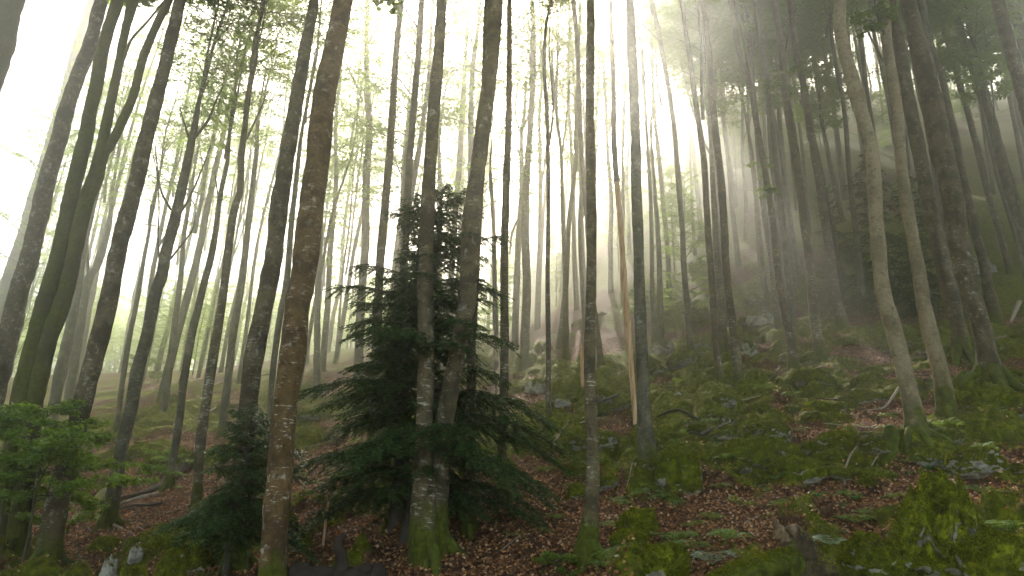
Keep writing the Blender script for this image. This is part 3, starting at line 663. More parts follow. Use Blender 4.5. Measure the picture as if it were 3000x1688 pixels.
def scatter_fillers():
    R = np.random.default_rng(5); n = 0; tries = 0
    zones = [  # x/y range (as bearing), depth range, count, label, kind
        ((-.72, -.12), (34, 60), 21, 'pale beech fading into the white mist on the left slope', 'misty beeches on the left', 'low'),
        ((-.72, -.05), (58, 110), 26, 'ghostly far stem in the brightest mist at left', 'far stems lost in the mist', 'thin'),
        ((-.10, .24), (34, 58), 12, 'hazy beech on the crest straight under the sunbeams', 'hazy beeches under the sunbeams', 'thin'),
        ((-.10, .30), (58, 95), 18, 'far faint stem at the top of the slope below the sun', 'far stems below the sun', 'airy'),
        ((-.78, -.06), (46, 82), 38, 'low leafy young beech glowing pale green in the mist at left', 'leafy young beeches in the mist', 'bush'),
        ((-.05, .25), (40, 70), 9, 'low leafy young beech on the slope under the sunbeams', 'leafy young beeches under the sunbeams', 'bush'),
        ((.20, .88), (56, 108), 44, 'low leafy young beech high on the dim right slope', 'leafy young beeches on the right slope', 'bush'),
        ((.24, .85), (34, 58), 46, 'shaded slender beech on the dark upper slope at right', 'shaded beeches on the right slope', 'mixed'),
        ((.24, .88), (58, 115), 92, 'dim thin stem deep in the dark wood at upper right', 'dim stems deep in the right wood', 'mixed')]
    for (b0, b1), (d0, d1), cnt, lab, grp, kind in zones:
        m = 0
        while m < cnt and tries < 6000:
            tries += 1
            y = R.uniform(d0, d1); x = R.uniform(b0, b1) * y
            if any((x - a) ** 2 + (y - b) ** 2 < (2.6 if d0 > 50 else 2.1) ** 2 for a, b, r in TREE_POS): continue
            filler_tree(x, y, R, lab, grp, (('airy', 'thin')[m % 2] if m % 5 else 'low') if kind == 'low' else ('high', 'airy')[m % 2] if kind == 'mixed' else kind); m += 1
scatter_fillers()

def far_wood():
    R = np.random.default_rng(15); mb = MB()
    for i in range(620):
        y = R.uniform(118, 212); x = R.uniform(-.95, .10) * y; z = float(base_z(np.array([x]), np.array([y]))[0]); h = R.uniform(14, 24); r = R.uniform(2.2, 4.2)
        mb.add(*tube(np.array([[x, y, z - 1], [x + R.normal(0, .4), y, z + h * .5], [x + R.normal(0, .8), y, z + h * .95]]), [.24, .18, .05], 4, cap=False), 0)
        n = 150; u = R.random(n) ** .8; a = R.uniform(0, 6.28, n); rr = r * np.sin(np.clip(.15 + u * .85, 0, 1) * np.pi) ** .6 * np.sqrt(R.random(n))
        C = np.stack([x + rr * np.cos(a), y + rr * np.sin(a), z + h * (.3 + .72 * u)], 1)
        A = unit(R.normal(0, 1, (n, 3)) * [1, 1, .45]); B = unit(np.cross(A, R.normal(0, .5, (n, 3)) + [0, 0, 1.0])); s_ = R.uniform(.5, 1.1, n)[:, None]
        V, Q = quads_from(C, A * s_, B * s_ * .35); mb.add(V, Q, m=1)
    tag(obj('far_wood', mb.mesh('far_wood', [M['crownbark'], M['beech']], False)), 'leafy wood on the far side of the valley, nearly lost in mist', 'wood', kind='stuff')
far_wood()
# ------------------------------------------------------------------ the hillside as one sheet
def axis(lo, hi, fine_lo, fine_hi, step, grow=1.09):
    a = list(np.arange(fine_lo, fine_hi, step)); s = step; x = fine_hi
    while x < hi: a.append(x); s *= grow; x += s
    a.append(hi); s = step; x = fine_lo; left = []
    while x > lo: s *= grow; x -= s; left.append(max(x, lo))
    return np.array(sorted(set(left + a)))

def build_ground():
    xs = axis(-235, 235, -13, 19, .085); ys = axis(-33, 240, 10.5, 31, .085, 1.028)
    X, Y = np.meshgrid(xs, ys); nx, ny = len(xs), len(ys)
    Z = ground_z(X, Y)
    V = np.stack([X, Y, Z], -1).reshape(-1, 3)
    i = np.arange(ny - 1)[:, None] * nx + np.arange(nx - 1)[None, :]
    Q = np.stack([i, i + 1, i + nx + 1, i + nx], -1).reshape(-1, 4)
    mb = MB(); mb.add(V, Q); me = mb.mesh('hillside', [M['ground']])
    at = me.attributes.new('litter', 'FLOAT', 'POINT'); at.data.foreach_set('value', litter_mask(X, Y).ravel().astype(np.float32))
    o = obj('hillside', me); tag(o, kind='structure', label='steep forest floor of leaf litter and mossy scree')
build_ground()

def scatter_pts(R, n, y0=10.5, y1=34, power=1.0):
    y = y0 + (y1 - y0) * R.random(n) ** power
    x = R.uniform(-.80, .80, n) * y
    return x, y

def ground_normal(x, y, e=.04):
    gx = (ground_z(x + e, y) - ground_z(x - e, y)) / (2 * e); gy = (ground_z(x, y + e) - ground_z(x, y - e)) / (2 * e)
    return unit(np.stack([-gx, -gy, np.ones_like(gx)], 1))

def build_litter():
    R = np.random.default_rng(3)
    x, y = scatter_pts(R, 150000, 10.5, 42, 1.25)
    L = litter_mask(x, y); keep = R.random(len(x)) < np.clip(L * 1.1 + .07, 0, 1)
    x, y = x[keep], y[keep]; n = len(x); N = ground_normal(x, y)
    C = np.stack([x, y, ground_z(x, y) + R.uniform(.005, .05, n)], 1)
    a = R.uniform(0, 6.28, n); A = np.stack([np.cos(a), np.sin(a), np.zeros(n)], 1)
    Nn = unit(N + R.normal(0, .65, (n, 3))); A = unit(A - Nn * np.sum(A * Nn, 1)[:, None]); B = np.cross(Nn, A)
    s = R.uniform(.05, .085, n)[:, None]
    V, Q = quads_from(C, A * s, B * s * .36, Nn * s * R.uniform(-.1, .45, (n, 1)))
    mb = MB(); mb.add(V, Q); tag(obj('fallen_leaves', mb.mesh('fallen_leaves', [M['litter']], False)), 'russet carpet of dead beech leaves on the forest floor', 'leaf litter', kind='stuff')
build_litter()

def blades(C, N, R, h, w, mb, m, lean=.6):
    n = len(C); t = R.normal(0, 1, (n, 3)); D = unit(N + t * lean * .5 + [0, 0, .25]); S = unit(np.cross(D, R.normal(0, 1, (n, 3))))
    h = h * R.uniform(.5, 1.3, n)[:, None]
    V = np.stack([C - S * w, C + S * w, C + D * h], 1).reshape(-1, 3); Tt = np.arange(n * 3).reshape(-1, 3)
    mb.add(V, None, Tt, m)

def build_moss():
    R = np.random.default_rng(4)
    x, y = scatter_pts(R, 230000, 10.5, 36, 1.3)
    L = litter_mask(x, y); pat = fbm(xy0(x, y, .35, 2.0), 2)
    keep = (R.random(len(x)) < np.clip(1.15 - L * 1.6, 0, 1)) & (pat > -.25)
    x, y = x[keep], y[keep]
    C = np.stack([x, y, ground_z(x, y) - .005], 1); mb = MB()
    blades(C, ground_normal(x, y), R, .045, .011, mb, 0, 1.0)
    tag(obj('moss', mb.mesh('moss', [M['mosstuft']], False)), 'yellow-green moss growing over the stones of the slope', 'moss', kind='stuff')
build_moss()

def herb(mb, c, R, nl, s):
    az = R.uniform(0, 6.28, nl); el = R.uniform(.1, 1.0, nl)
    D = np.stack([np.cos(az) * np.cos(el), np.sin(az) * np.cos(el), np.sin(el)], 1); st = R.uniform(.4, 1, nl)[:, None] * s
    C = c + D * st * .5; S = unit(np.cross(D, [0, 0, 1.0])); A = unit(D + [0, 0, -.5])
    V, Q = quads_from(C, A * st * .8, S * st * .17); mb.add(V, Q)

def build_undergrowth():
    R = np.random.default_rng(6); mb = MB()
    x, y = scatter_pts(R, 5200, 10.5, 60, 1.3)
    cl = fbm(xy0(x, y, 1.6, 12.0), 3); L = litter_mask(x, y)
    keep = (cl > .12) & (L < .8)
    for a, b in zip(x[keep], y[keep]):
        herb(mb, np.array([a, b, gz(a, b)]), R, int(R.integers(4, 10)), R.uniform(.09, .22))
    tag(obj('undergrowth', mb.mesh('undergrowth', [M['herb']], False)), 'low green herbs and seedlings sprinkled over the mossy slope', 'undergrowth', kind='stuff')
build_undergrowth()

# ------------------------------------------------------------------ stones
def ico(sub):
    import bmesh
    bm = bmesh.new(); bmesh.ops.create_icosphere(bm, subdivisions=sub, radius=1.0)
    V = np.array([v.co[:] for v in bm.verts]); F = np.array([[v.index for v in f.verts] for f in bm.faces]); bm.free(); return V, F
ICO = {k: ico(k) for k in (4, 5, 6)}

def stone_shape(seed, sub=5, rough=.35, spikes=0.0, flat=.75):
    V, F = ICO[sub]; V = V.copy()
    R = np.random.default_rng(seed); o = R.uniform(0, 50, 3)
    p = V / (np.abs(V).max(1)[:, None] ** .22)
    n1 = fbm(p * 1.1 + o, 3); n2 = np.abs(fbm(p * 2.6 + o + 5, 3)); n3 = fbm(p * 7 + o + 9, 4)
    def lobes(q, jit=.45):
        i0 = np.floor(q).astype(np.int64); d1 = np.full(len(q), 9.0)
        for a_ in (-1, 0, 1):
            for b_ in (-1, 0, 1):
                for c_ in (-1, 0, 1):
                    j = i0 + [a_, b_, c_]; cc = j + .5 + jit * np.stack([_hash(j[:, 0], j[:, 1], j[:, 2] + 3), _hash(j[:, 0], j[:, 1], j[:, 2] + 71), _hash(j[:, 0], j[:, 1], j[:, 2] + 131)], 1)
                    d1 = np.minimum(d1, np.linalg.norm(q - cc, axis=1))
        return .55 - d1
    wb = p + .18 * np.stack([fbm(p * 2 + o + k_ * 9.1, 2) for k_ in range(3)], 1)
    lb = rough * (.75 * lobes(wb * 1.35 + o) + .40 * lobes(wb * 2.9 + o + 7))
    r = 1 + lb + rough * n1 + rough * .6 * (.35 - n2) + .07 * n3
    P = p * r[:, None]; P[:, 2] *= flat
    if spikes > 0:                                   # karst pinnacles
        q = np.stack([P[:, 0] * 2.4, P[:, 1] * 2.0, P[:, 0] * 0], 1) + o
        s = 1 - np.abs(fbm(q, 3)) * 4.2
        P[:, 2] += np.clip(P[:, 2] + .25, 0, 1) * spikes * np.clip(s, -1.1, 1) * 1.1
        P[:, :2] *= (1 - .12 * spikes * np.clip(P[:, 2], 0, 1))[:, None]
    cr = np.exp(-(fbm(p * 1.6 + o + 21, 2) / .035) ** 2)
    P *= (1 - .07 * cr)[:, None]
    return P, F

def face_normals(P, F):
    a, b, c = P[F[:, 0]], P[F[:, 1]], P[F[:, 2]]; n = np.cross(b - a, c - a); A = np.linalg.norm(n, axis=1) / 2
    return n / (2 * A[:, None] + 1e-9), A, a, b, c

def moss_coat(P, F, R, count, h, mat, up=.15):
    nrm, A, a, b, c = face_normals(P, F)
    pat = fbm(P[F[:, 0]] * 1.7 + 3.3, 3)
    w = A * np.clip(nrm[:, 2] - up + pat * .5, 0, 1); w /= w.sum()
    k = R.choice(len(F), count, p=w); u = R.random(count); v = R.random(count); s = u + v > 1; u[s] = 1 - u[s]; v[s] = 1 - v[s]
    C = a[k] + (b[k] - a[k]) * u[:, None] + (c[k] - a[k]) * v[:, None]; mb = MB()
    blades(C - nrm[k] * .004, nrm[k], R, h, h * .3, mb, 0, 1.1)
    return mb.mesh('moss', [mat], False)

def boulder(px, py, w, h, label, mat='rock', seed=0, spikes=0, sub=5, coat=0, depth=.9, flat=.8, sink=.3, group='mossy boulders one can tell apart', name='boulder', rz=None, tip=0, profile=None, rough=.34):
    """w, h: width and height in the picture of what shows above the soil"""
    R = np.random.default_rng(seed + 900)
    c = pix_ground(px, py); dep = c @ f0; sw = w / K * dep / FPX * .5; sh = h / K * dep / FPX
    P, F = stone_shape(seed, sub, rough, spikes, flat)
    P[:, 2] -= P[:, 2].min(); zr = P[:, 2].max(); P[:, 2] = P[:, 2] / zr
    P[:, 0] *= sw / np.abs(P[:, 0]).max(); P[:, 1] *= sw * depth / np.abs(P[:, 1]).max()
    P[:, 2] = (P[:, 2] - sink) / (1 - sink) * sh * 1.05
    if profile is not None:
        pu, ph = zip(*profile); pos = P[:, 2] > 0
        P[pos, 2] *= np.interp(P[pos, 0] / sw, pu, ph)
    a = R.uniform(-.4, .4) if rz is None else rz
    ca, sa = math.cos(a), math.sin(a); P[:, :2] = P[:, :2] @ np.array([[ca, sa], [-sa, ca]])
    P[:, 0] += tip * P[:, 2]
    c = c + np.array([0, sw * depth * .6, 0]); c[2] = min(c[2], gz(c[0], c[1]))
    mb = MB(); mb.add(P, None, F); o = obj(name, mb.mesh(name, [M[mat]]), None, c)
    tag(o, label, 'boulder', group)
    if coat:
        obj('moss', moss_coat(P, F, R, coat, .035, M['mosstuft'], .0 if mat != 'rock_white' else .5), o)
    return o

big = boulder(2392, 1452, 335, 225, 'largest boulder, pinnacled and mossy with bare white notches, lower right', 'rock_bright', 3, .55, 6, 30000, .8, .9, .22, rz=0.0, rough=.52,
              profile=[(-1, .30), (-.80, .42), (-.62, .40), (-.5, .72), (-.38, .70), (-.28, .98), (-.16, .80), (-.06, 1.12), (.06, 1.0), (.16, 1.25), (.45, 1.22), (.6, .92), (.8, .62), (1, .3)])
boulder(2225, 1470, 170, 125, 'low mossy block with a white nose, in front of the largest boulder on its left', 'rock', 8, .15, 5, 9000, .9, .8)
boulder(2548, 1490, 175, 150, 'bright green moss cushion boulder in the lower right corner', 'rock_bright', 5, 0, 5, 16000, .9, .85)
boulder(1678, 1478, 160, 105, 'bright mossy pointed boulder at the bottom edge beside the ferns', 'rock_bright', 6, .2, 5, 12000, .9, .8)
boulder(1609, 1340, 108, 68, 'round dome of moss right of the central trunk foot, above a flatter one', 'rock_moss', 7, 0, 5, 9000, .9, .8)
boulder(1588, 1378, 112, 46, 'flat moss-covered boulder just below the round moss dome', 'rock_moss', 9, 0, 5, 6000, .9, .6)
boulder(1712, 1230, 125, 98, 'white-faced boulder below the thick-footed grey trunk', 'rock', 10, .25, 5, 5000, .7, .9)
boulder(2122, 1140, 100, 62, 'mossy stone with a pale scarred face in the middle of the right slope', 'rock', 12, .1, 5, 4000)
boulder(1925, 1180, 270, 88, 'broad low mossy mound on the middle of the slope', 'rock_moss', 14, .1, 5, 14000, .6, .6)
boulder(2022, 1205, 160, 58, 'long mossy hump below the pale-scarred stone', 'rock_moss', 15, 0, 5, 7000, .6, .6)
boulder(2482, 1205, 150, 82, 'overhanging slab-like mossy boulder near the right edge', 'rock', 17, 0, 5, 7000, .8, .75, sink=.1)
boulder(2360, 1172, 92, 50, 'small mossy stone with two white tips, left of the overhanging slab', 'rock', 18, .4, 5, 2500)
boulder(2390, 1108, 115, 44, 'dark mossy hump under the second tan trunk', 'rock_moss', 19, 0, 5, 4000)
boulder(2522, 1045, 145, 75, 'big soft moss mound at the right edge', 'rock_moss', 20, 0, 5, 7000)
boulder(2068, 1045, 95, 42, 'mossy hump on the slope left of the bent tan trunk', 'rock_moss', 21, 0, 5, 3500)
boulder(437, 1462, 140, 85, 'large mossy boulder with a grey flank at the lower left', 'rock', 22, .1, 5, 7000)
boulder(265, 1460, 48, 72, 'upright grey-white stone at the bottom left', 'rock_white', 23, .3, 5, 500, .7, 1.0)
boulder(320, 1468, 76, 46, 'bright moss cushion between the upright white stone and the large mossy boulder', 'rock_bright', 24, 0, 5, 4000)
boulder(337, 1408, 42, 36, 'small white stone peeping from the moss at lower left', 'rock_white', 25, .2, 4, 300)
boulder(255, 1382, 75, 38, 'low mossy stone above the upright white one', 'rock_moss', 26, 0, 5, 2500)
boulder(400, 1385, 130, 46, 'wide mossy hump beneath the long fallen branch', 'rock_moss', 27, 0, 5, 5000)
boulder(545, 1412, 72, 58, 'mossy boulder left of the foot of the grey-brown trunk', 'rock_moss', 28, .1, 5, 3000)
boulder(752, 1372, 58, 36, 'lone moss cushion in the litter right of the biggest trunk', 'rock_bright', 29, 0, 4, 2500)
boulder(540, 1170, 62, 36, 'mossy stone on the left slope beside the small yew', 'rock_bright', 30, 0, 4, 2000)
boulder(1668, 890, 72, 42, 'white limestone lump behind the smooth grey trunk', 'rock_white', 31, .4, 4)
boulder(1890, 890, 66, 46, 'white limestone tooth on the slope between thin stems', 'rock_white', 32, .5, 4)
boulder(1925, 815, 100, 50, 'grey limestone outcrop in the haze below the dark yews', 'rock_white', 33, .3, 5)
boulder(1762, 880, 54, 34, 'small white stone left of the two-stemmed tree foot', 'rock_white', 34, .4, 4)
boulder(2100, 912, 32, 22, 'single white stone in the litter below the dark yews', 'rock_white', 35, .2, 4)
boulder(1352, 985, 66, 40, 'grey stone outcrop left of the broken pale snag', 'rock_white', 36, .3, 4)
boulder(1428, 975, 84, 44, 'grey ledge of rock beside the broken pale snag', 'rock_white', 37, .35, 5)
boulder(1412, 1022, 56, 26, 'flat dark grey slab below the ledge of rock', 'rock_white', 38, 0, 4)
boulder(1456, 1243, 74, 38, 'whitish stone touching the left side of the central trunk', 'rock', 39, .2, 4, 1200)
boulder(1450, 1110, 54, 30, 'pale mossy stone up-slope left of the central trunk', 'rock', 40, .1, 4, 900)
boulder(1700, 1003, 42, 26, 'small white rock right of the orange dead stem', 'rock_white', 41, .3, 4)
boulder(1530, 1225, 70, 32, 'mossy stone with white crumbs right of the central trunk', 'rock', 42, .1, 4, 1500)

def scatter_stones():
    R = np.random.default_rng(8)
    V = []
    for k in range(7):
        P, F = stone_shape(60 + k, 4, .36, .15 * (k % 3), .75)
        mb = MB(); mb.add(P, None, F)
        V.append(mb.mesh('stone', [M['rock' if k in (1, 4) else 'rock_moss']]))
    MW = []
    for k in range(2):
        P, F = stone_shape(80 + k, 4, .36, .35, .75); mb = MB(); mb.add(P, None, F); MW.append(mb.mesh('stone', [M['rock_white']]))
    zones = [((-.05, .70), (13, 19), 66, 'small moss-covered stone on the near right slope', 'moss-covered stones near by', (.12, .38)),
             ((.0, .74), (19, 30), 90, 'moss-covered stone higher on the right slope', 'moss-covered stones higher up', (.2, .6)),
             ((-.10, .70), (30, 50), 40, 'dim stone far up the slope', 'dim stones far up', (.3, .9)),
             ((-.62, -.22), (14, 22), 26, 'little mossy stone among the litter at left', 'mossy stones at left', (.12, .34)),
             ((-.5, -.1), (22, 40), 34, 'mossy stone on the hazy left slope', 'mossy stones on the hazy slope', (.2, .6))]
    for (b0, b1), (d0, d1), n, lab, grp, (s0, s1) in zones:
        m = 0
        while m < n:
            y = R.uniform(d0, d1); x = y * R.uniform(b0, b1)
            if litter_mask(np.array([x]), np.array([y]))[0] > .75: continue
            m += 1
            wh = R.random() < .05
            o = obj('stone', (MW if wh else V)[int(R.integers(2 if wh else len(V)))], None, (x, y, gz(x, y) - .02))
            s = s0 + (s1 - s0) * R.random() ** 2; o.scale = (s * R.uniform(.8, 1.4), s * R.uniform(.8, 1.2), s * R.uniform(.55, 1.1)); o.rotation_euler = (R.normal(0, .2), R.normal(0, .2), R.uniform(0, 6.28))
            if wh: lab2 = lab.replace('moss-covered', 'bare white').replace('mossy', 'whitish').replace('dim', 'pale bare'); grp2 = 'white ' + grp
            else: lab2, grp2 = lab, grp
            tag(o, lab2, 'stone', grp2)
scatter_stones()
# ------------------------------------------------------------------ yews and other evergreen
def yew_meshes(seed, Ht, Rb, nb, prof=1.0, needle=.045, hem=.5, lean=0.0, gap=.03, per=18):
    R = np.random.default_rng(seed)
    z = np.linspace(-.3, Ht, 16)
    tx = fbm(np.stack([z / 2.5, z * 0 + seed, z * 0], 1), 2) * .16; ty = fbm(np.stack([z / 2.5, z * 0 + seed + 7, z * 0], 1), 2) * .16
    TP = np.stack([tx - tx[0] + lean * np.clip(z, 0, None), ty - ty[0], z], 1)
    mt = MB(); V, Q, Tt = tube(*resample(TP, np.linspace(.028 * Ht, .012, 16), .12), 10, .2, seed, .7, 4, .3); mt.add(V, Q, Tt)
    ml = MB(); mn = MB()
    for i in range(nb):
        u = ((i + R.random()) / nb) ** 1.12; z0 = hem * .8 + u * (Ht - hem * .8)
        r = (1 - u) ** prof
        L = max(.16, Rb * (.10 + .95 * r) * R.uniform(.35, 1.15)); az = i * 2.39996 + R.normal(0, .5)
        hd = np.array([math.cos(az), math.sin(az), 0]); sd = np.array([-hd[1], hd[0], 0])
        b0 = np.array([np.interp(z0, z, TP[:, k]) for k in range(3)]); k = 7; t = np.linspace(0, 1, k)
        rise = R.uniform(.05, .40) + .9 * u * u
        P = b0 + hd * (t * L)[:, None] + np.array([0, 0, 1]) * ((rise * t - (.30 + .25 * (1 - u)) * t ** 2.2) * L)[:, None] + sd * (R.normal(0, .08) * L * t ** 2)[:, None]
        V, Q, Tt = tube(P, np.linspace(.010 + .009 * L, .004, k), 4); ml.add(V, Q, None)
        ns = int(per * (.35 + L))
        for j in range(ns):
            tt = .12 + .88 * (j + R.random()) / ns; p0 = np.array([np.interp(tt, t, P[:, c]) for c in range(3)])
            s = 1 if j % 2 else -1
            d = unit(hd * R.uniform(.5, 1.1) + sd * s * R.uniform(.35, 1.1) + np.array([0, 0, R.uniform(-.30, .12)]))
            Lt = (.16 + .30 * L * (1.05 - tt * .75)) * R.uniform(.6, 1.2)
            if L < .5: Lt *= .6
            m = max(4, int(Lt / gap)); q = np.linspace(.05, 1, m)
            C = p0 + d * (q * Lt)[:, None]; C[:, 2] -= .32 * Lt * q ** 2
            tang = unit(d + np.array([0, 0, -.64]) * q[:, None]); sv = unit(np.cross(tang, [0, 0, 1.0]))
            for sg in (1, -1):
                A = unit(sv * sg * .9 + tang * .75 + R.normal(0, .22, (m, 3)) + [0, 0, -.12]); ln = needle * R.uniform(.7, 1.25, m)[:, None]
                Bv = unit(np.cross(A, R.normal(0, .6, (m, 3)) + [0, 0, 1.0]))
                Vn = np.stack([C - Bv * needle * .19, C + Bv * needle * .19, C + A * ln], 1).reshape(-1, 3); mn.add(Vn, None, np.arange(m * 3).reshape(-1, 3))
    return mt.mesh('trunk', [M['twigbark']]), ml.mesh('limbs', [M['twigbark']]), mn.mesh('crown', [M['yew']], False)

def put_yew(meshes, loc, label, group=None, sc=(1, 1, 1), rz=0.0, name='yew_tree'):
    r = empty(name, loc, label, 'tree', group, rz, sc)
    for nm, me in zip(('trunk', 'limbs', 'crown'), meshes): obj(nm, me, r)
    return r

b_ = pix_ground(1022, 1375); b_[1] += .5; b_[2] = gz(b_[0], b_[1])
top_ = at_depth_y(1030, 470, b_[1]); Hy = top_[2] - b_[2]
YW = yew_meshes(41, Hy, 2.5, 135, .62, .06, .8, lean=.012, gap=.022, per=30)
put_yew(YW, b_, 'largest dark yew, broad drooping skirt and spiky top, in the centre foreground')
b_ = pix_ground(985, 1350); b_[1] += .6; b_[2] = gz(b_[0], b_[1]); top_ = at_depth_y(972, 488, b_[1])
YW2 = yew_meshes(42, top_[2] - b_[2], 1.6, 70, .95, .06, 2.2, gap=.022, per=30)
put_yew(YW2, b_, 'slimmer yew growing against the left of the largest yew, sharing its skirt')
b_ = pix_ground(598, 1418); b_[1] -= .5; b_[2] = gz(b_[0], b_[1])
YW3 = yew_meshes(43, at_depth_y(600, 1050, b_[1])[2] - b_[2], 1.2, 64, .5, .055, .7, gap=.022, per=34)
put_yew(YW3, b_, 'small bushy yew in front of the grey-brown trunk, left of the biggest trunk')
YF = [yew_meshes(45, 8.0, 2.6, 70, .8, .10, .3, gap=.05, per=14), yew_meshes(46, 7.0, 2.2, 60, .7, .10, .3, gap=.05, per=14)]
for k, (px, py, topy, w, lab) in enumerate([(2225, 775, 385, 1.0, 'broadest black-green yew in the shade behind the tan trunks'),
                                            (2120, 765, 470, .85, 'dark hazy yew left of the broadest shaded one'),
                                            (2345, 800, 400, .8, 'tall dark yew behind the dark rough trunk at right'),
                                            (2440, 760, 560, .6, 'low dark yew at the foot of the thickest forked trunk'),
                                            (1990, 720, 600, .7, 'low grey-green yew in the haze left of the dark yews')]):
    c = pix_ground(px, py); tz = at_depth_y(px, topy, c[1])[2]; s = (tz - c[2]) / (8.0 if k % 2 == 0 else 7.0)
    put_yew(YF[k % 2], c - np.array([0, 0, .15]), lab, 'dark yews on the upper right slope', (s * 1.05 * w,) * 2 + (s,), k * 1.3)

# ------------------------------------------------------------------ leafy saplings
def sapling(px, py, tippts, label, spread, nspr, leaf, seed, per=30, name='beech_sapling', zmin=.25):
    R = np.random.default_rng(seed); base = pix_ground(px, py); base[2] = gz(base[0], base[1]); Y = base[1]
    P = np.array([base * 0] + [at_depth_y(x, y, Y) - base for x, y in tippts])
    r = empty(name, base, label, 'sapling')
    Ps, Rs = resample(P, np.linspace(.022, .006, len(P)), .06); Ps[:, :2] += R.normal(0, .006, (len(Ps), 2))
    mb = MB(); mb.add(*tube(Ps, Rs, 7, .1, seed)); obj('stem', mb.mesh('stem', [M['twigbark']]), r)
    Ht = P[-1][2]
    for i in range(nspr):
        up_ = R.uniform(-.05, .62)
        u = zmin + (1 - zmin) * (i + R.random()) / nspr; k = int(u * (len(Ps) - 1)); p0 = Ps[k]; az = i * 2.4 + R.normal(0, .3)
        hd = np.array([math.cos(az), math.sin(az), 0]); sd = np.array([-hd[1], hd[0], 0]); L = spread * R.uniform(.6, 1.1) * (1.15 - .75 * max(0, u - .45) / .55)
        t = np.linspace(0, 1, 6); Pb = p0 + hd * (t * L)[:, None] + np.array([0, 0, 1.0]) * ((up_ * t - .25 * t ** 2) * L)[:, None]
        mb = MB(); mb.add(*tube(Pb, np.linspace(.010, .002, 6), 4), 0)
        for j in range(int(9 * (.4 + L))):
            tt = R.uniform(.2, 1); q = p0 + hd * tt * L + np.array([0, 0, (up_ * tt - .25 * tt * tt) * L])
            d = unit(hd * R.uniform(.3, 1) + sd * (1 if j % 2 else -1) * R.uniform(.3, 1.0) + [0, 0, R.normal(0, .08)]); Ls = R.uniform(.2, .5) * (.4 + .5 * L)
            mb.add(*tube(np.stack([q, q + d * Ls]), [.004, .0015], 3, cap=False), 0)
            leaf_spray(q, d, int(per * (.25 + Ls)), Ls, leaf, mb, 1, tilt=.85, R=R)
        obj('leafy_branch', mb.mesh('leafy_branch', [M['twigbark'], M['sapling']], True, [0]), r)
    return r
sapling(45, 1462, [(75, 1330), (92, 1230), (105, 1150), (112, 1090), (118, 1040), (124, 1010)], 'bright green leafy beech sapling on a thin dark stem at lower left', 1.75, 30, .085, 51, 50, zmin=.36)
sapling(-20, 1440, [(0, 1330), (15, 1230), (30, 1120), (40, 1040)], 'second leafy sapling cut by the left edge', 1.3, 18, .085, 52, 46, zmin=.35)
sapling(1400, 1425, [(1405, 1405), (1412, 1385)], 'dark little bush at the foot of the central trunk', .34, 12, .045, 53, 60, zmin=.05)
sapling(1245, 850, [(1240, 800), (1238, 760)], 'pale green bush in the mist up-slope of the largest yew', 1.6, 14, .13, 54, 26, zmin=.15)
sapling(1190, 830, [(1195, 790), (1200, 762)], 'misty green bush behind the right-leaning brown trunk', 1.5, 12, .13, 55, 26, zmin=.15)
sapling(530, 905, [(520, 850), (515, 820)], 'light green bush in the haze on the left crest', 1.8, 12, .13, 56, 26, zmin=.15)
sapling(360, 965, [(355, 915), (350, 880)], 'hazy bush between thin stems on the left slope', 1.6, 12, .12, 57, 26, zmin=.15)
sapling(1640, 790, [(1638, 750), (1636, 730)], 'hazy leafy bush on the slope behind the orange dead stem', 1.8, 12, .13, 58, 26, zmin=.15)
sapling(430, 1190, [(420, 1150), (425, 1132)], 'flat spray of green leaves beside the slim mossy-footed stem', .8, 7, .07, 59, 30, zmin=.5)

# ------------------------------------------------------------------ ferns
def frond_mesh(seed, L, arch, pairs=16, wid=.27):
    R = np.random.default_rng(seed); mb = MB(); t = np.linspace(0, 1, 14)
    P = np.stack([L * (t * .92 - .12 * t ** 3), R.normal(0, .04) * L * t ** 2, L * (arch * t - (arch + .12) * t ** 2.3)], 1)
    V, Q, Tt = tube(P, np.linspace(.006, .002, 14) * (L / .5), 3, cap=False); mb.add(V, Q, None)
    q = np.linspace(.10, .99, pairs); C = np.stack([np.interp(q, t, P[:, c]) for c in range(3)], 1)
    tg = unit(np.stack([np.interp(q, t, np.gradient(P[:, c])) for c in range(3)], 1))
    ln = L * wid * np.sin(np.clip(q * 1.12 + .10, 0, 1) * np.pi) ** .75 * (1 - .35 * q) + .012
    for s in (1, -1):
        A = unit(np.array([0, s * 1.0, -.18])[None, :] + tg * .42 + R.normal(0, .06, (pairs, 3))); n_ = unit(np.cross(A, tg)); Bv = unit(np.cross(n_, A))
        V, Q = quads_from(C, A * ln[:, None], Bv * (L / pairs * .27)); mb.add(V, Q)
    return mb
def fern_mesh(seed, nf, L, mat, gap=0):
    R = np.random.default_rng(seed); out = []
    for k in range(nf):
        a = k * 2 * math.pi / nf + R.normal(0, .25)
        m = frond_mesh(seed * 31 + k, L * R.uniform(.7, 1.15), R.uniform(.45, 1.0)); ca, sa = math.cos(a), math.sin(a)
        for i in range(len(m.v)):
            v = m.v[i]; x = v[:, 0] * ca - v[:, 1] * sa; y = v[:, 0] * sa + v[:, 1] * ca; m.v[i] = np.stack([x, y, v[:, 2]], 1).astype(np.float32)
        out.append(m)
    return out
def join(mbs, name, mat):
    J = MB()
    for m in mbs:
        off = J.n
        for v in m.v: J.v.append(v); J.n += len(v)
        for q in m.q: J.q.append(q + off)
        J.qm += m.qm
    return J.mesh(name, [mat], False)
FERN = [[m.mesh('frond', [M['fern']], False) for m in fern_mesh(70 + k, 7 + k, .52, 'fern')] for k in range(3)]
PALE = [m.mesh('frond', [M['pale_fern']], False) for m in fern_mesh(75, 5, .62, 'pale')]
FSOLO = [join(fern_mesh(80 + k, 6 + k % 3, .42, 'fern'), 'fern', M['fern']) for k in range(4)]

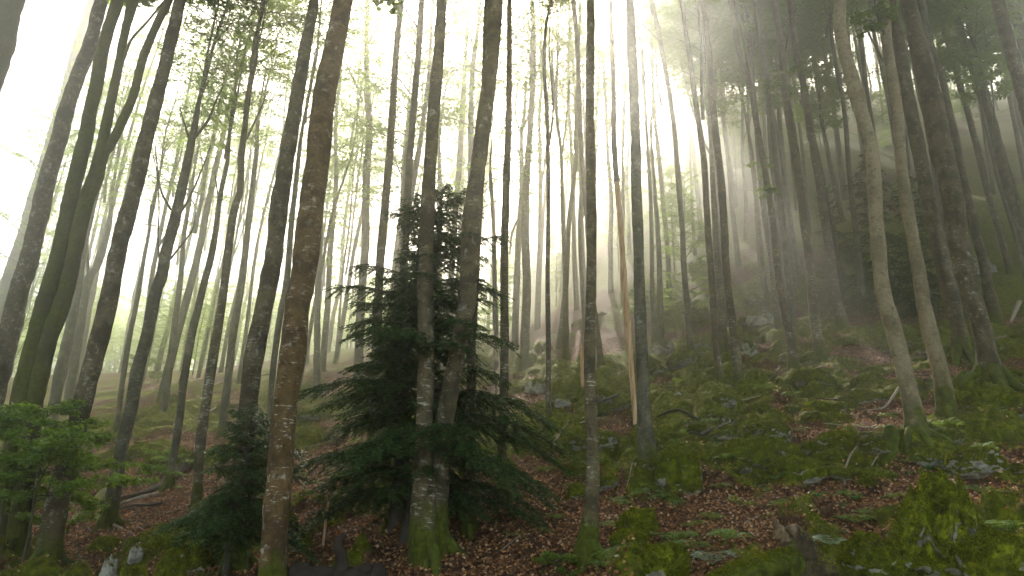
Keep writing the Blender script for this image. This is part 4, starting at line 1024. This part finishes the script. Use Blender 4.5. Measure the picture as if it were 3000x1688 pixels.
def put_fern(px, py, label, fr, sc=1.0, rz=0.0, group='large ferns one can tell apart', up=0.0):
    c = pix_ground(px, py); c[2] = gz(c[0], c[1]) + up
    r = empty('fern', c, label, 'fern', group, rz, sc * 1.45)
    for me in fr: obj('frond', me, r)
put_fern(1790, 1400, 'pale silvery fern frond arching right of the pointed mossy boulder', PALE, .75, 2.6)
put_fern(2095, 1405, 'whitish fern between the splintered stump and the white-nosed block', PALE, .6, 1.2)
put_fern(2555, 1330, 'fern fanned out right of the largest boulder', FERN[1], 1.0, .3)
put_fern(2560, 1275, 'grey-green fern at the right edge above the corner cushion', PALE, .6, 2.0)
for k, (px, py, s, lab) in enumerate([(1520, 1420, .9, 'fern low at the bottom edge left of the pointed mossy boulder'), (1560, 1440, .8, 'fern spilling over the bottom edge'), (1700, 1345, .95, 'fern spreading above the pointed mossy boulder'),
        (1740, 1365, 1.0, 'broad fern behind the pale silvery frond'), (1830, 1360, .9, 'fern left of the splintered stump'), (1880, 1390, .9, 'feathery fern touching the stump on its left'),
        (1810, 1215, .7, 'fern under the broad low mossy mound'), (1830, 1190, .7, 'upright fern against the broad mossy mound'), (1555, 1245, .6, 'fern tuft right of the central trunk'), (1570, 1262, .6, 'light fern below the tuft beside the central trunk'),
        (2075, 1330, .8, 'fern behind the splintered stump'), (2150, 1300, .8, 'fern in front of the strap-leaved plants'), (2010, 1300, .75, 'fern up-slope left of the splintered stump'), (1960, 1260, .6, 'small fern on the leafy patch of the right slope'),
        (1690, 1120, .6, 'fern on top of the white-faced boulder'), (2250, 1240, .6, 'fern behind the largest boulder on the left'), (2540, 1240, .7, 'fern above the largest boulder at the right edge'), (2380, 1235, .5, 'little fern behind the peak of the largest boulder'),
        (1290, 1330, .6, 'flat fern lying on the litter in the centre'), (1130, 1290, .5, 'fern in the litter right of the brown pair'), (595, 1345, .6, 'fern at the foot of the small yew'), (480, 1365, .6, 'fern left of the small yew among mossy stones'), (1395, 1290, .55, 'fern in the open leaf litter left of the central trunk'), (1590, 1300, .6, 'fern above the round moss dome')]):
    put_fern(px, py, lab, FERN[k % 3], s, k * 1.1)

def scatter_ferns():
    R = np.random.default_rng(9)
    for (b0, b1), (d0, d1), n, lab, grp in [((.05, .72), (12.5, 19), 60, 'small fern sprouting from the moss of the near right slope', 'small ferns near by'), ((.05, .72), (19, 32), 45, 'tiny fern higher on the right slope', 'tiny ferns higher up'), ((-.5, -.05), (13, 26), 28, 'small fern on the left slope', 'small ferns at left')]:
        for k in range(n):
            y = R.uniform(d0, d1); x = y * R.uniform(b0, b1)
            o = obj('fern', FSOLO[int(R.integers(4))], None, (x, y, gz(x, y))); s = R.uniform(.7, 1.35); o.scale = (s, s, s); o.rotation_euler = (R.normal(-.15, .15), R.normal(0, .15), R.uniform(0, 6.28))
            tag(o, lab, 'fern', grp)
scatter_ferns()

# ------------------------------------------------------------------ strap-leaved plants (hart's tongue)
def strap_mesh(seed, n, L):
    R = np.random.default_rng(seed); mb = MB()
    for k in range(n):
        a = k * 2.4 + R.normal(0, .3); Lk = L * R.uniform(.6, 1.1); t = np.linspace(0, 1, 8); ar = R.uniform(.7, 1.3)
        r = Lk * (t * .8); z = Lk * (ar * t - ar * .85 * t ** 2.2); w = .16 * Lk * np.sin(np.clip(t * .92 + .08, 0, 1) * np.pi) ** .6 * .8
        C = np.stack([r * math.cos(a), r * math.sin(a), z], 1); S = np.array([-math.sin(a), math.cos(a), 0])
        V = np.stack([C - S * w[:, None], C + [0, 0, -.004], C + S * w[:, None]], 1).reshape(-1, 3)
        Q = [[i * 3 + j, i * 3 + j + 1, i * 3 + j + 4, i * 3 + j + 3] for i in range(7) for j in (0, 1)]
        mb.add(V, Q)
    return mb.mesh('strap_plant', [M['strap']], True)
SM = [strap_mesh(90 + k, 9 + k, .26) for k in range(3)]
def strap(px, py, lab, s, k):
    c = pix_ground(px, py); c[2] = gz(c[0], c[1]); o = obj('strap_leaf_plant', SM[k % 3], None, c); o.scale = (s, s, s); o.rotation_euler = (0, 0, k * 1.9); tag(o, lab, 'plant', 'strap-leaved plants'); return o
for k, (px, py, s, lab) in enumerate([(2232, 1205, 1.0, 'glossy strap-leaved plant below the hooked dead branch'), (2335, 1180, .9, 'strap-leaved plant under the two-tipped stone'), (2290, 1195, .8, 'strap-leaved tuft between the hooked branch and the two-tipped stone'), (2000, 1262, .9, 'leftmost strap-leaved clump in the green patch'),
        (2060, 1280, 1.1, 'fullest strap-leaved clump in the green patch left of the largest boulder'), (2110, 1268, 1.0, 'strap-leaved clump right in the green patch'), (2040, 1245, .8, 'upper strap-leaved clump of the green patch'), (2150, 1245, .9, 'strap-leaved clump close to the largest boulder'), (1930, 1290, .8, 'strap-leaved plant above the splintered stump'), (2330, 1215, .8, 'strap-leaved plant just behind the largest boulder')]):
    strap(px, py, lab, s, k)
wf = strap(2352, 1470, 'plant with a single white flower at the bottom right', 1.3, 1); wf.name = 'flowering_plant'
P_, F_ = ICO[4]; fm = MB()
for k in range(5):
    a = k * 1.2566; C = np.array([math.cos(a), math.sin(a), 0.0]) * .02; fm.add(P_ * [.028, .018, .010] @ np.array([[math.cos(a), math.sin(a), 0], [-math.sin(a), math.cos(a), 0], [0, 0, 1]]) + C + [0, 0, abs(.01)], None, F_)
fl = obj('flower', fm.mesh('flower', [M['petal']]), wf, (.06, -.02, .24)); fl.rotation_euler = (1.0, .2, 0)

# ------------------------------------------------------------------ dead wood on the ground, stumps, snags
def stick(pts, label, wpx, mat='stick', name='fallen_branch', lift=.03, cat='branch', group='fallen branches one can tell apart', fork=None, rough=.15):
    Pw = []
    for (px, py) in pts:
        c = pix_ground(px, py); c[2] = gz(c[0], c[1]) + lift; Pw.append(c)
    Pw = np.array(Pw); b = Pw[0].copy(); dep = b @ f0; r = wpx / K * dep / FPX * .5
    Ps, Rs = resample(Pw - b, np.linspace(r, r * .45, len(Pw)), .12)
    Ps[:, 2] = np.maximum(Ps[:, 2], ground_z(Ps[:, 0] + b[0], Ps[:, 1] + b[1]) - b[2] + r * .3)
    k = np.ones(5) / 5
    if len(Ps) > 8: Ps[2:-2, 2] = np.convolve(Ps[:, 2], k, 'valid')
    mb = MB(); mb.add(*tube(Ps, Rs, 8, rough, len(label), nscale=6)); o = obj(name, mb.mesh(name, [M[mat]]), None, b); tag(o, label, cat, group)
    if fork:
        i = int(len(Ps) * fork[0]); p0 = Ps[i]; d = np.array(fork[1]); mb = MB(); mb.add(*tube(np.stack([p0, p0 + d * .5 + [0, 0, .02], p0 + d]), [Rs[i] * .7, Rs[i] * .5, Rs[i] * .2], 6, .1, 3)); obj('side_twig', mb.mesh('side_twig', [M[mat]]), o)
    return o
stick([(535, 1312), (490, 1325), (440, 1328), (380, 1326), (345, 1322)], 'long bare fallen branch in the litter between the twin-footed tree and the pale-footed stem', 9, fork=(.95, (-.1, .1, .25)))
stick([(480, 1262), (430, 1278), (395, 1290)], 'thin fallen twig above the long fallen branch', 5)
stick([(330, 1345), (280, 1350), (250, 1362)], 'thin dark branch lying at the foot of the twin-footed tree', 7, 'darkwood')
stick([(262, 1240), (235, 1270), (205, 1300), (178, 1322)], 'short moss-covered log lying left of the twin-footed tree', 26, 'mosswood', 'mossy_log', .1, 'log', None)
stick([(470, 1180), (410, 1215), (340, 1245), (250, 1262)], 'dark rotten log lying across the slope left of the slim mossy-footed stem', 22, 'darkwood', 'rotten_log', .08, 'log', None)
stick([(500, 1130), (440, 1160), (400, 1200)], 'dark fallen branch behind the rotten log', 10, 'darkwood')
stick([(690, 935), (620, 950), (560, 965), (500, 985)], 'long grey branch on the hazy crest at left', 6)
stick([(620, 1010), (560, 1030), (505, 1050)], 'grey fallen branch below the crest at left', 7)
stick([(540, 1040), (500, 1055), (430, 1070)], 'pale fallen branch beside the mossy-footed pale stem', 6)
stick([(2170, 1148), (2140, 1158), (2127, 1178), (2122, 1215)], 'hooked pale dead branch on the moss in the right slope', 8, fork=(.15, (.3, .1, .12)))
stick([(1755, 1055), (1700, 1052), (1655, 1062)], 'dark fallen branch jutting right from the smooth grey trunk', 12, 'darkwood', lift=.12)
stick([(2270, 1005), (2220, 1025), (2165, 1028)], 'brown fallen branch left of the bent tan trunk', 8)
stick([(2205, 1065), (2180, 1075)], 'short pale stick on the moss left of the bent tan trunk', 7)
stick([(2570, 790), (2540, 808)], 'thick broken branch on the mossy bank at the right edge', 12)
stick([(1320, 1330), (1290, 1350), (1260, 1372)], 'crooked twig on the litter right of the largest yew', 5)
stick([(1255, 1240), (1230, 1260), (1215, 1270)], 'short twig below the speckled straight trunk', 5)
stick([(1450, 1375), (1442, 1395)], 'stubby pale stick in the litter left of the central trunk', 6)
stick([(1395, 1400), (1330, 1425), (1260, 1440)], 'long dark twig along the bottom in the centre', 5, 'darkwood')
stick([(1900, 1345), (1870, 1310), (1905, 1280)], 'leaning twig up-slope of the splintered stump', 5)
stick([(1600, 1210), (1575, 1235)], 'pale curved twig below the thick-footed grey trunk', 4)
stick([(1980, 1190), (1930, 1200), (1890, 1198)], 'thin straight twig across the mossy hump', 4)
stick([(2230, 1150), (2190, 1165)], 'short broken stick right of the hooked dead branch', 6)
stick([(1780, 985), (1830, 975), (1870, 985)], 'thin fallen branch behind the two-stemmed tree', 5)
stick([(2440, 1045), (2490, 1030)], 'stick half buried in moss right of the second tan trunk', 5)

def scatter_branches():
    R = np.random.default_rng(19); V = []
    for k in range(4):
        t = np.linspace(0, 1, 9); L = R.uniform(1.6, 3.2)
        P = np.stack([L * (t - .5), .25 * fbm(np.stack([t * 2, t * 0 + k * 5, t * 0], 1), 2), .06 + .10 * fbm(np.stack([t * 3, t * 0 + k * 9, t * 0], 1), 2)], 1)
        mb = MB(); mb.add(*tube(*resample(P, .045 * (1.1 - .8 * t), .12), 7, .2, k, nscale=6)); V.append(mb.mesh('fallen_branch', [M['stick'] if k % 2 else M['twigbark']]))
    for (b0, b1), (d0, d1), n, lab, grp in [((-.55, -.12), (17, 40), 26, 'grey fallen branch strewn on the misty left slope', 'branches strewn on the left slope'), ((.0, .7), (16, 34), 18, 'fallen branch lying among the mossy stones at right', 'branches strewn on the right slope')]:
        for k in range(n):
            y = R.uniform(d0, d1); x = y * R.uniform(b0, b1); N = ground_normal(np.array([x]), np.array([y]), .6)[0]
            o = obj('fallen_branch', V[int(R.integers(4))], None, (x, y, gz(x, y) + .03)); a = R.uniform(0, 6.28); s = R.uniform(.5, 1.1)
            X = unit(np.array([math.cos(a), math.sin(a), 0]) - N * (math.cos(a) * N[0] + math.sin(a) * N[1])); Yv = np.cross(N, X)
            o.rotation_euler = Matrix(((X[0], Yv[0], N[0]), (X[1], Yv[1], N[1]), (X[2], Yv[2], N[2]))).to_euler(); o.scale = (s, s, s); tag(o, lab, 'branch', grp)
scatter_branches()

def upright(pts, label, mat, name, cat, group=None, sides=10, rough=.2, jag=0.0, dy=0.0):
    b = pix_ground(pts[-1][0], pts[-1][1]); b[1] += dy; b[2] = gz(b[0], b[1]) - .05; Y = b[1]
    P = np.array([at_depth_y(x, y, Y) for x, y, w in pts[:-1]] + [b])[::-1] - b; R_ = np.array([w for x, y, w in pts])[::-1] / K * (b @ f0) / FPX * .5
    P = np.vstack([P[0] - [0, 0, .2], P]); R_ = np.concatenate([[R_[0]], R_])
    Ps, Rs = resample(P, R_, .06); mb = MB(); V, Q, Tt = tube(Ps, Rs, sides, rough, len(label), cap=True, nscale=7)
    if jag:
        k = len(Ps) * sides; top = V[k - sides:k]; top += np.array([0, 0, 1.0]) * (np.random.default_rng(len(label)).random(sides) * jag)[:, None]; V[k - sides:k] = top; V[k:] -= [0, 0, jag * .6]
    mb.add(V, Q, Tt); o = obj(name, mb.mesh(name, [M[mat]]), None, b); return tag(o, label, cat, group)
upright([(1461, 875, 5), (1463, 895, 10), (1466, 930, 13), (1470, 985, 14)], 'broken pale snag with a jagged top behind the central trunk', 'dead', 'broken_snag', 'snag', jag=.25)
upright([(826, 1262, 5), (820, 1300, 7), (815, 1352, 8)], 'thin pale upright stick in the litter under the yew', 'dead', 'dead_stick', 'stick')
upright([(530, 1330, 14), (520, 1350, 22), (512, 1385, 30)], 'small dark mossy stump with a pale chip left of the small yew', 'mosswood', 'tree_stump', 'stump', jag=.08)
upright([(2242, 1075, 30), (2240, 1100, 40), (2240, 1155, 52)], 'knobbly moss pillar left of the bent tan trunk foot', 'mosswood', 'mossy_stump', 'stump', rough=.45)
upright([(2466, 1372, 34), (2466, 1400, 56), (2470, 1470, 62)], 'brown-green hairy moss stump between the largest boulder and the corner cushion', 'mosswood', 'mossy_stump', 'stump', rough=.3)

# splintered stump at the bottom right of centre: mossy leaning body, torn pale top, root running down to the left
def splintered():
    b = pix_ground(2005, 1490); Y = b[1]; R = np.random.default_rng(77)
    root = empty('splintered_stump', b, 'splintered rotten stump with a torn pale top and a mossy root, bottom right of centre', 'stump')
    def line(pp, mat, nm, sides=26, rough=.4, ns=4.5, coat=0):
        P = np.array([at_depth_y(x, y, Y + dy) for x, y, w, dy in pp]) - b; r = np.array([w for x, y, w, dy in pp]) / K * (b @ f0) / FPX * .5
        Ps, Rs = resample(P, r, .012); V, Q, Tt = tube(Ps, Rs, sides, rough, len(nm) + len(pp), nscale=ns)
        V = V + unit(V - V.mean(0)) * (fbm(V * 16 + 3, 3) * .02 + np.abs(fbm(V * [26, 26, 4] + 9, 2)) * -.025)[:, None]
        mb = MB(); mb.add(V, Q, Tt); o = obj(nm, mb.mesh(nm, [M[mat]]), root)
        if coat:
            F = np.concatenate([Q[:, [0, 1, 2]], Q[:, [0, 2, 3]]]); nrm = face_normals(V, F)[0]
            if (nrm * (V[F[:, 0]] - V.mean(0))).sum() < 0: F = F[:, ::-1]
            obj('moss', moss_coat(V, F, R, coat, .03, M['mosstuft'], .1), o)
        return o
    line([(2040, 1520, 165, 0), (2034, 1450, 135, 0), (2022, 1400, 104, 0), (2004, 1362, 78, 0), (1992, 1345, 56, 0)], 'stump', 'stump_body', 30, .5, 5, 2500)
    line([(2010, 1415, 70, -.1), (1960, 1424, 82, -.15), (1900, 1446, 78, -.2), (1830, 1470, 70, -.25), (1770, 1505, 60, -.3)], 'mosswood', 'mossy_root', 24, .45, 5, 7000)
    for pp in ([(1992, 1376, 52, 0), (1974, 1350, 44, 0), (1958, 1330, 34, 0), (1950, 1316, 22, 0), (1956, 1308, 8, 0)], [(2014, 1376, 44, 0), (2026, 1358, 30, .05), (2034, 1350, 14, .05)],
               [(1984, 1344, 40, -.05), (2000, 1332, 32, -.06), (2016, 1340, 24, -.06), (2034, 1352, 16, -.06), (2044, 1366, 6, -.06)], [(1984, 1356, 26, .05), (1986, 1330, 14, .08), (1994, 1316, 4, .08)]):
        line(pp, 'splinter', 'splinter', 10, .6, 9)
splintered()

# dark root plate under the yew
def root_plate():
    b = pix_ground(850, 1480); Y = b[1]
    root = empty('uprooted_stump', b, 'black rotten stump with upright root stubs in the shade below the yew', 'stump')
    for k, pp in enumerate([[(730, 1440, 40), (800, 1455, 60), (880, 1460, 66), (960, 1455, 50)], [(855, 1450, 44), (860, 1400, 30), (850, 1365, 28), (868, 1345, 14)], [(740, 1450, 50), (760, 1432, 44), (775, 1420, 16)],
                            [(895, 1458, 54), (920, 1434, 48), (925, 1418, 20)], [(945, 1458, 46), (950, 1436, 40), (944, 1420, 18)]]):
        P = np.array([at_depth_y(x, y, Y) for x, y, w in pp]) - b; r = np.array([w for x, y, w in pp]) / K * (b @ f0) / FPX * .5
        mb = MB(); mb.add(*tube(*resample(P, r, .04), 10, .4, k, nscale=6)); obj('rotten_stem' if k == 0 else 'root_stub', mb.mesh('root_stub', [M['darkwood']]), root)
root_plate()
# ------------------------------------------------------------------ sun, sky, air, camera
SUN_D = unit(ray(1465, -45)); SUN_EL = math.asin(SUN_D[2]); SUN_AZ = math.atan2(SUN_D[0], SUN_D[1])
sl = bpy.data.lights.new('sun', 'SUN'); sl.energy = SUN_E; sl.angle = math.radians(.6); sl.color = (1.0, .94, .84)
so = bpy.data.objects.new('sun', sl); COL.objects.link(so); so.rotation_euler = Vector(SUN_D).to_track_quat('Z', 'Y').to_euler(); so.location = tuple(SUN_D * 120)
wd = bpy.data.worlds.new("World"); SC.world = wd; wd.use_nodes = True; nt = wd.node_tree; nt.nodes.clear()
sk = nt.nodes.new('ShaderNodeTexSky'); sk.sky_type = 'NISHITA'; sk.sun_disc = False; sk.sun_elevation = SUN_EL; sk.sun_rotation = SUN_AZ
sk.air_density = AIR; sk.dust_density = DUST; sk.ozone_density = .3; sk.altitude = 400
bg = nt.nodes.new('ShaderNodeBackground'); bg.inputs['Strength'].default_value = SKY_E; ow = nt.nodes.new('ShaderNodeOutputWorld')
tint = nt.nodes.new('ShaderNodeMix'); tint.data_type = 'RGBA'; tint.blend_type = 'MULTIPLY'; tint.inputs[0].default_value = 1; tint.inputs[7].default_value = (1, .935, .76, 1)   # daylight seen with a warm white balance
nt.links.new(sk.outputs[0], tint.inputs[6]); nt.links.new(tint.outputs[2], bg.inputs[0]); nt.links.new(bg.outputs[0], ow.inputs[0])

def haze():
    lo = np.array([-250, -45, -24.0]); hi = np.array([250, 255, HAZE_TOP])
    V = [[(lo, hi)[i][0], (lo, hi)[j][1], (lo, hi)[k][2]] for i in (0, 1) for j in (0, 1) for k in (0, 1)]
    Q = [[0, 1, 3, 2], [4, 6, 7, 5], [0, 4, 5, 1], [2, 3, 7, 6], [0, 2, 6, 4], [1, 5, 7, 3]]
    mb = MB(); mb.add(V, Q); m = bpy.data.materials.new('haze'); m.use_nodes = True; t = m.node_tree; t.nodes.clear()
    v = t.nodes.new('ShaderNodeVolumePrincipled'); v.inputs['Color'].default_value = (*HAZE_C, 1); v.inputs['Density'].default_value = HAZE_D; v.inputs['Anisotropy'].default_value = HAZE_G
    o = t.nodes.new('ShaderNodeOutputMaterial'); t.links.new(v.outputs[0], o.inputs['Volume'])
    tag(obj('haze', mb.mesh('haze', [m], False)), 'morning mist filling the forest', kind='stuff')
if HAZE_D > 0: haze()

cam = bpy.data.cameras.new('camera'); cam.sensor_width = 36; cam.lens = 36 * FPX / W; cam.clip_start = .1; cam.clip_end = 2000
co = bpy.data.objects.new('camera', cam); COL.objects.link(co)
co.matrix_world = Matrix(((CR[0], CU[0], -f0[0], 0), (CR[1], CU[1], -f0[1], 0), (CR[2], CU[2], -f0[2], 0), (0, 0, 0, 1)))
SC.camera = co
SC.view_settings.view_transform = 'Standard'; SC.view_settings.look = 'None'; SC.view_settings.exposure = EXPO; SC.view_settings.gamma = 1.0
SC.render.engine = 'CYCLES'; cy = SC.cycles
cy.use_denoising = DENO; cy.denoising_prefilter = 'ACCURATE'; cy.denoising_input_passes = 'RGB_ALBEDO_NORMAL'; cy.denoiser = 'OPENIMAGEDENOISE'; cy.max_bounces = 6; cy.diffuse_bounces = 3; cy.glossy_bounces = 2; cy.transmission_bounces = 4; cy.transparent_max_bounces = 4; cy.volume_bounces = 2
cy.sample_clamp_indirect = .5; cy.sample_clamp_direct = 2.5; cy.use_adaptive_sampling = True; cy.adaptive_threshold = .02
cy.caustics_reflective = False; cy.caustics_refractive = False
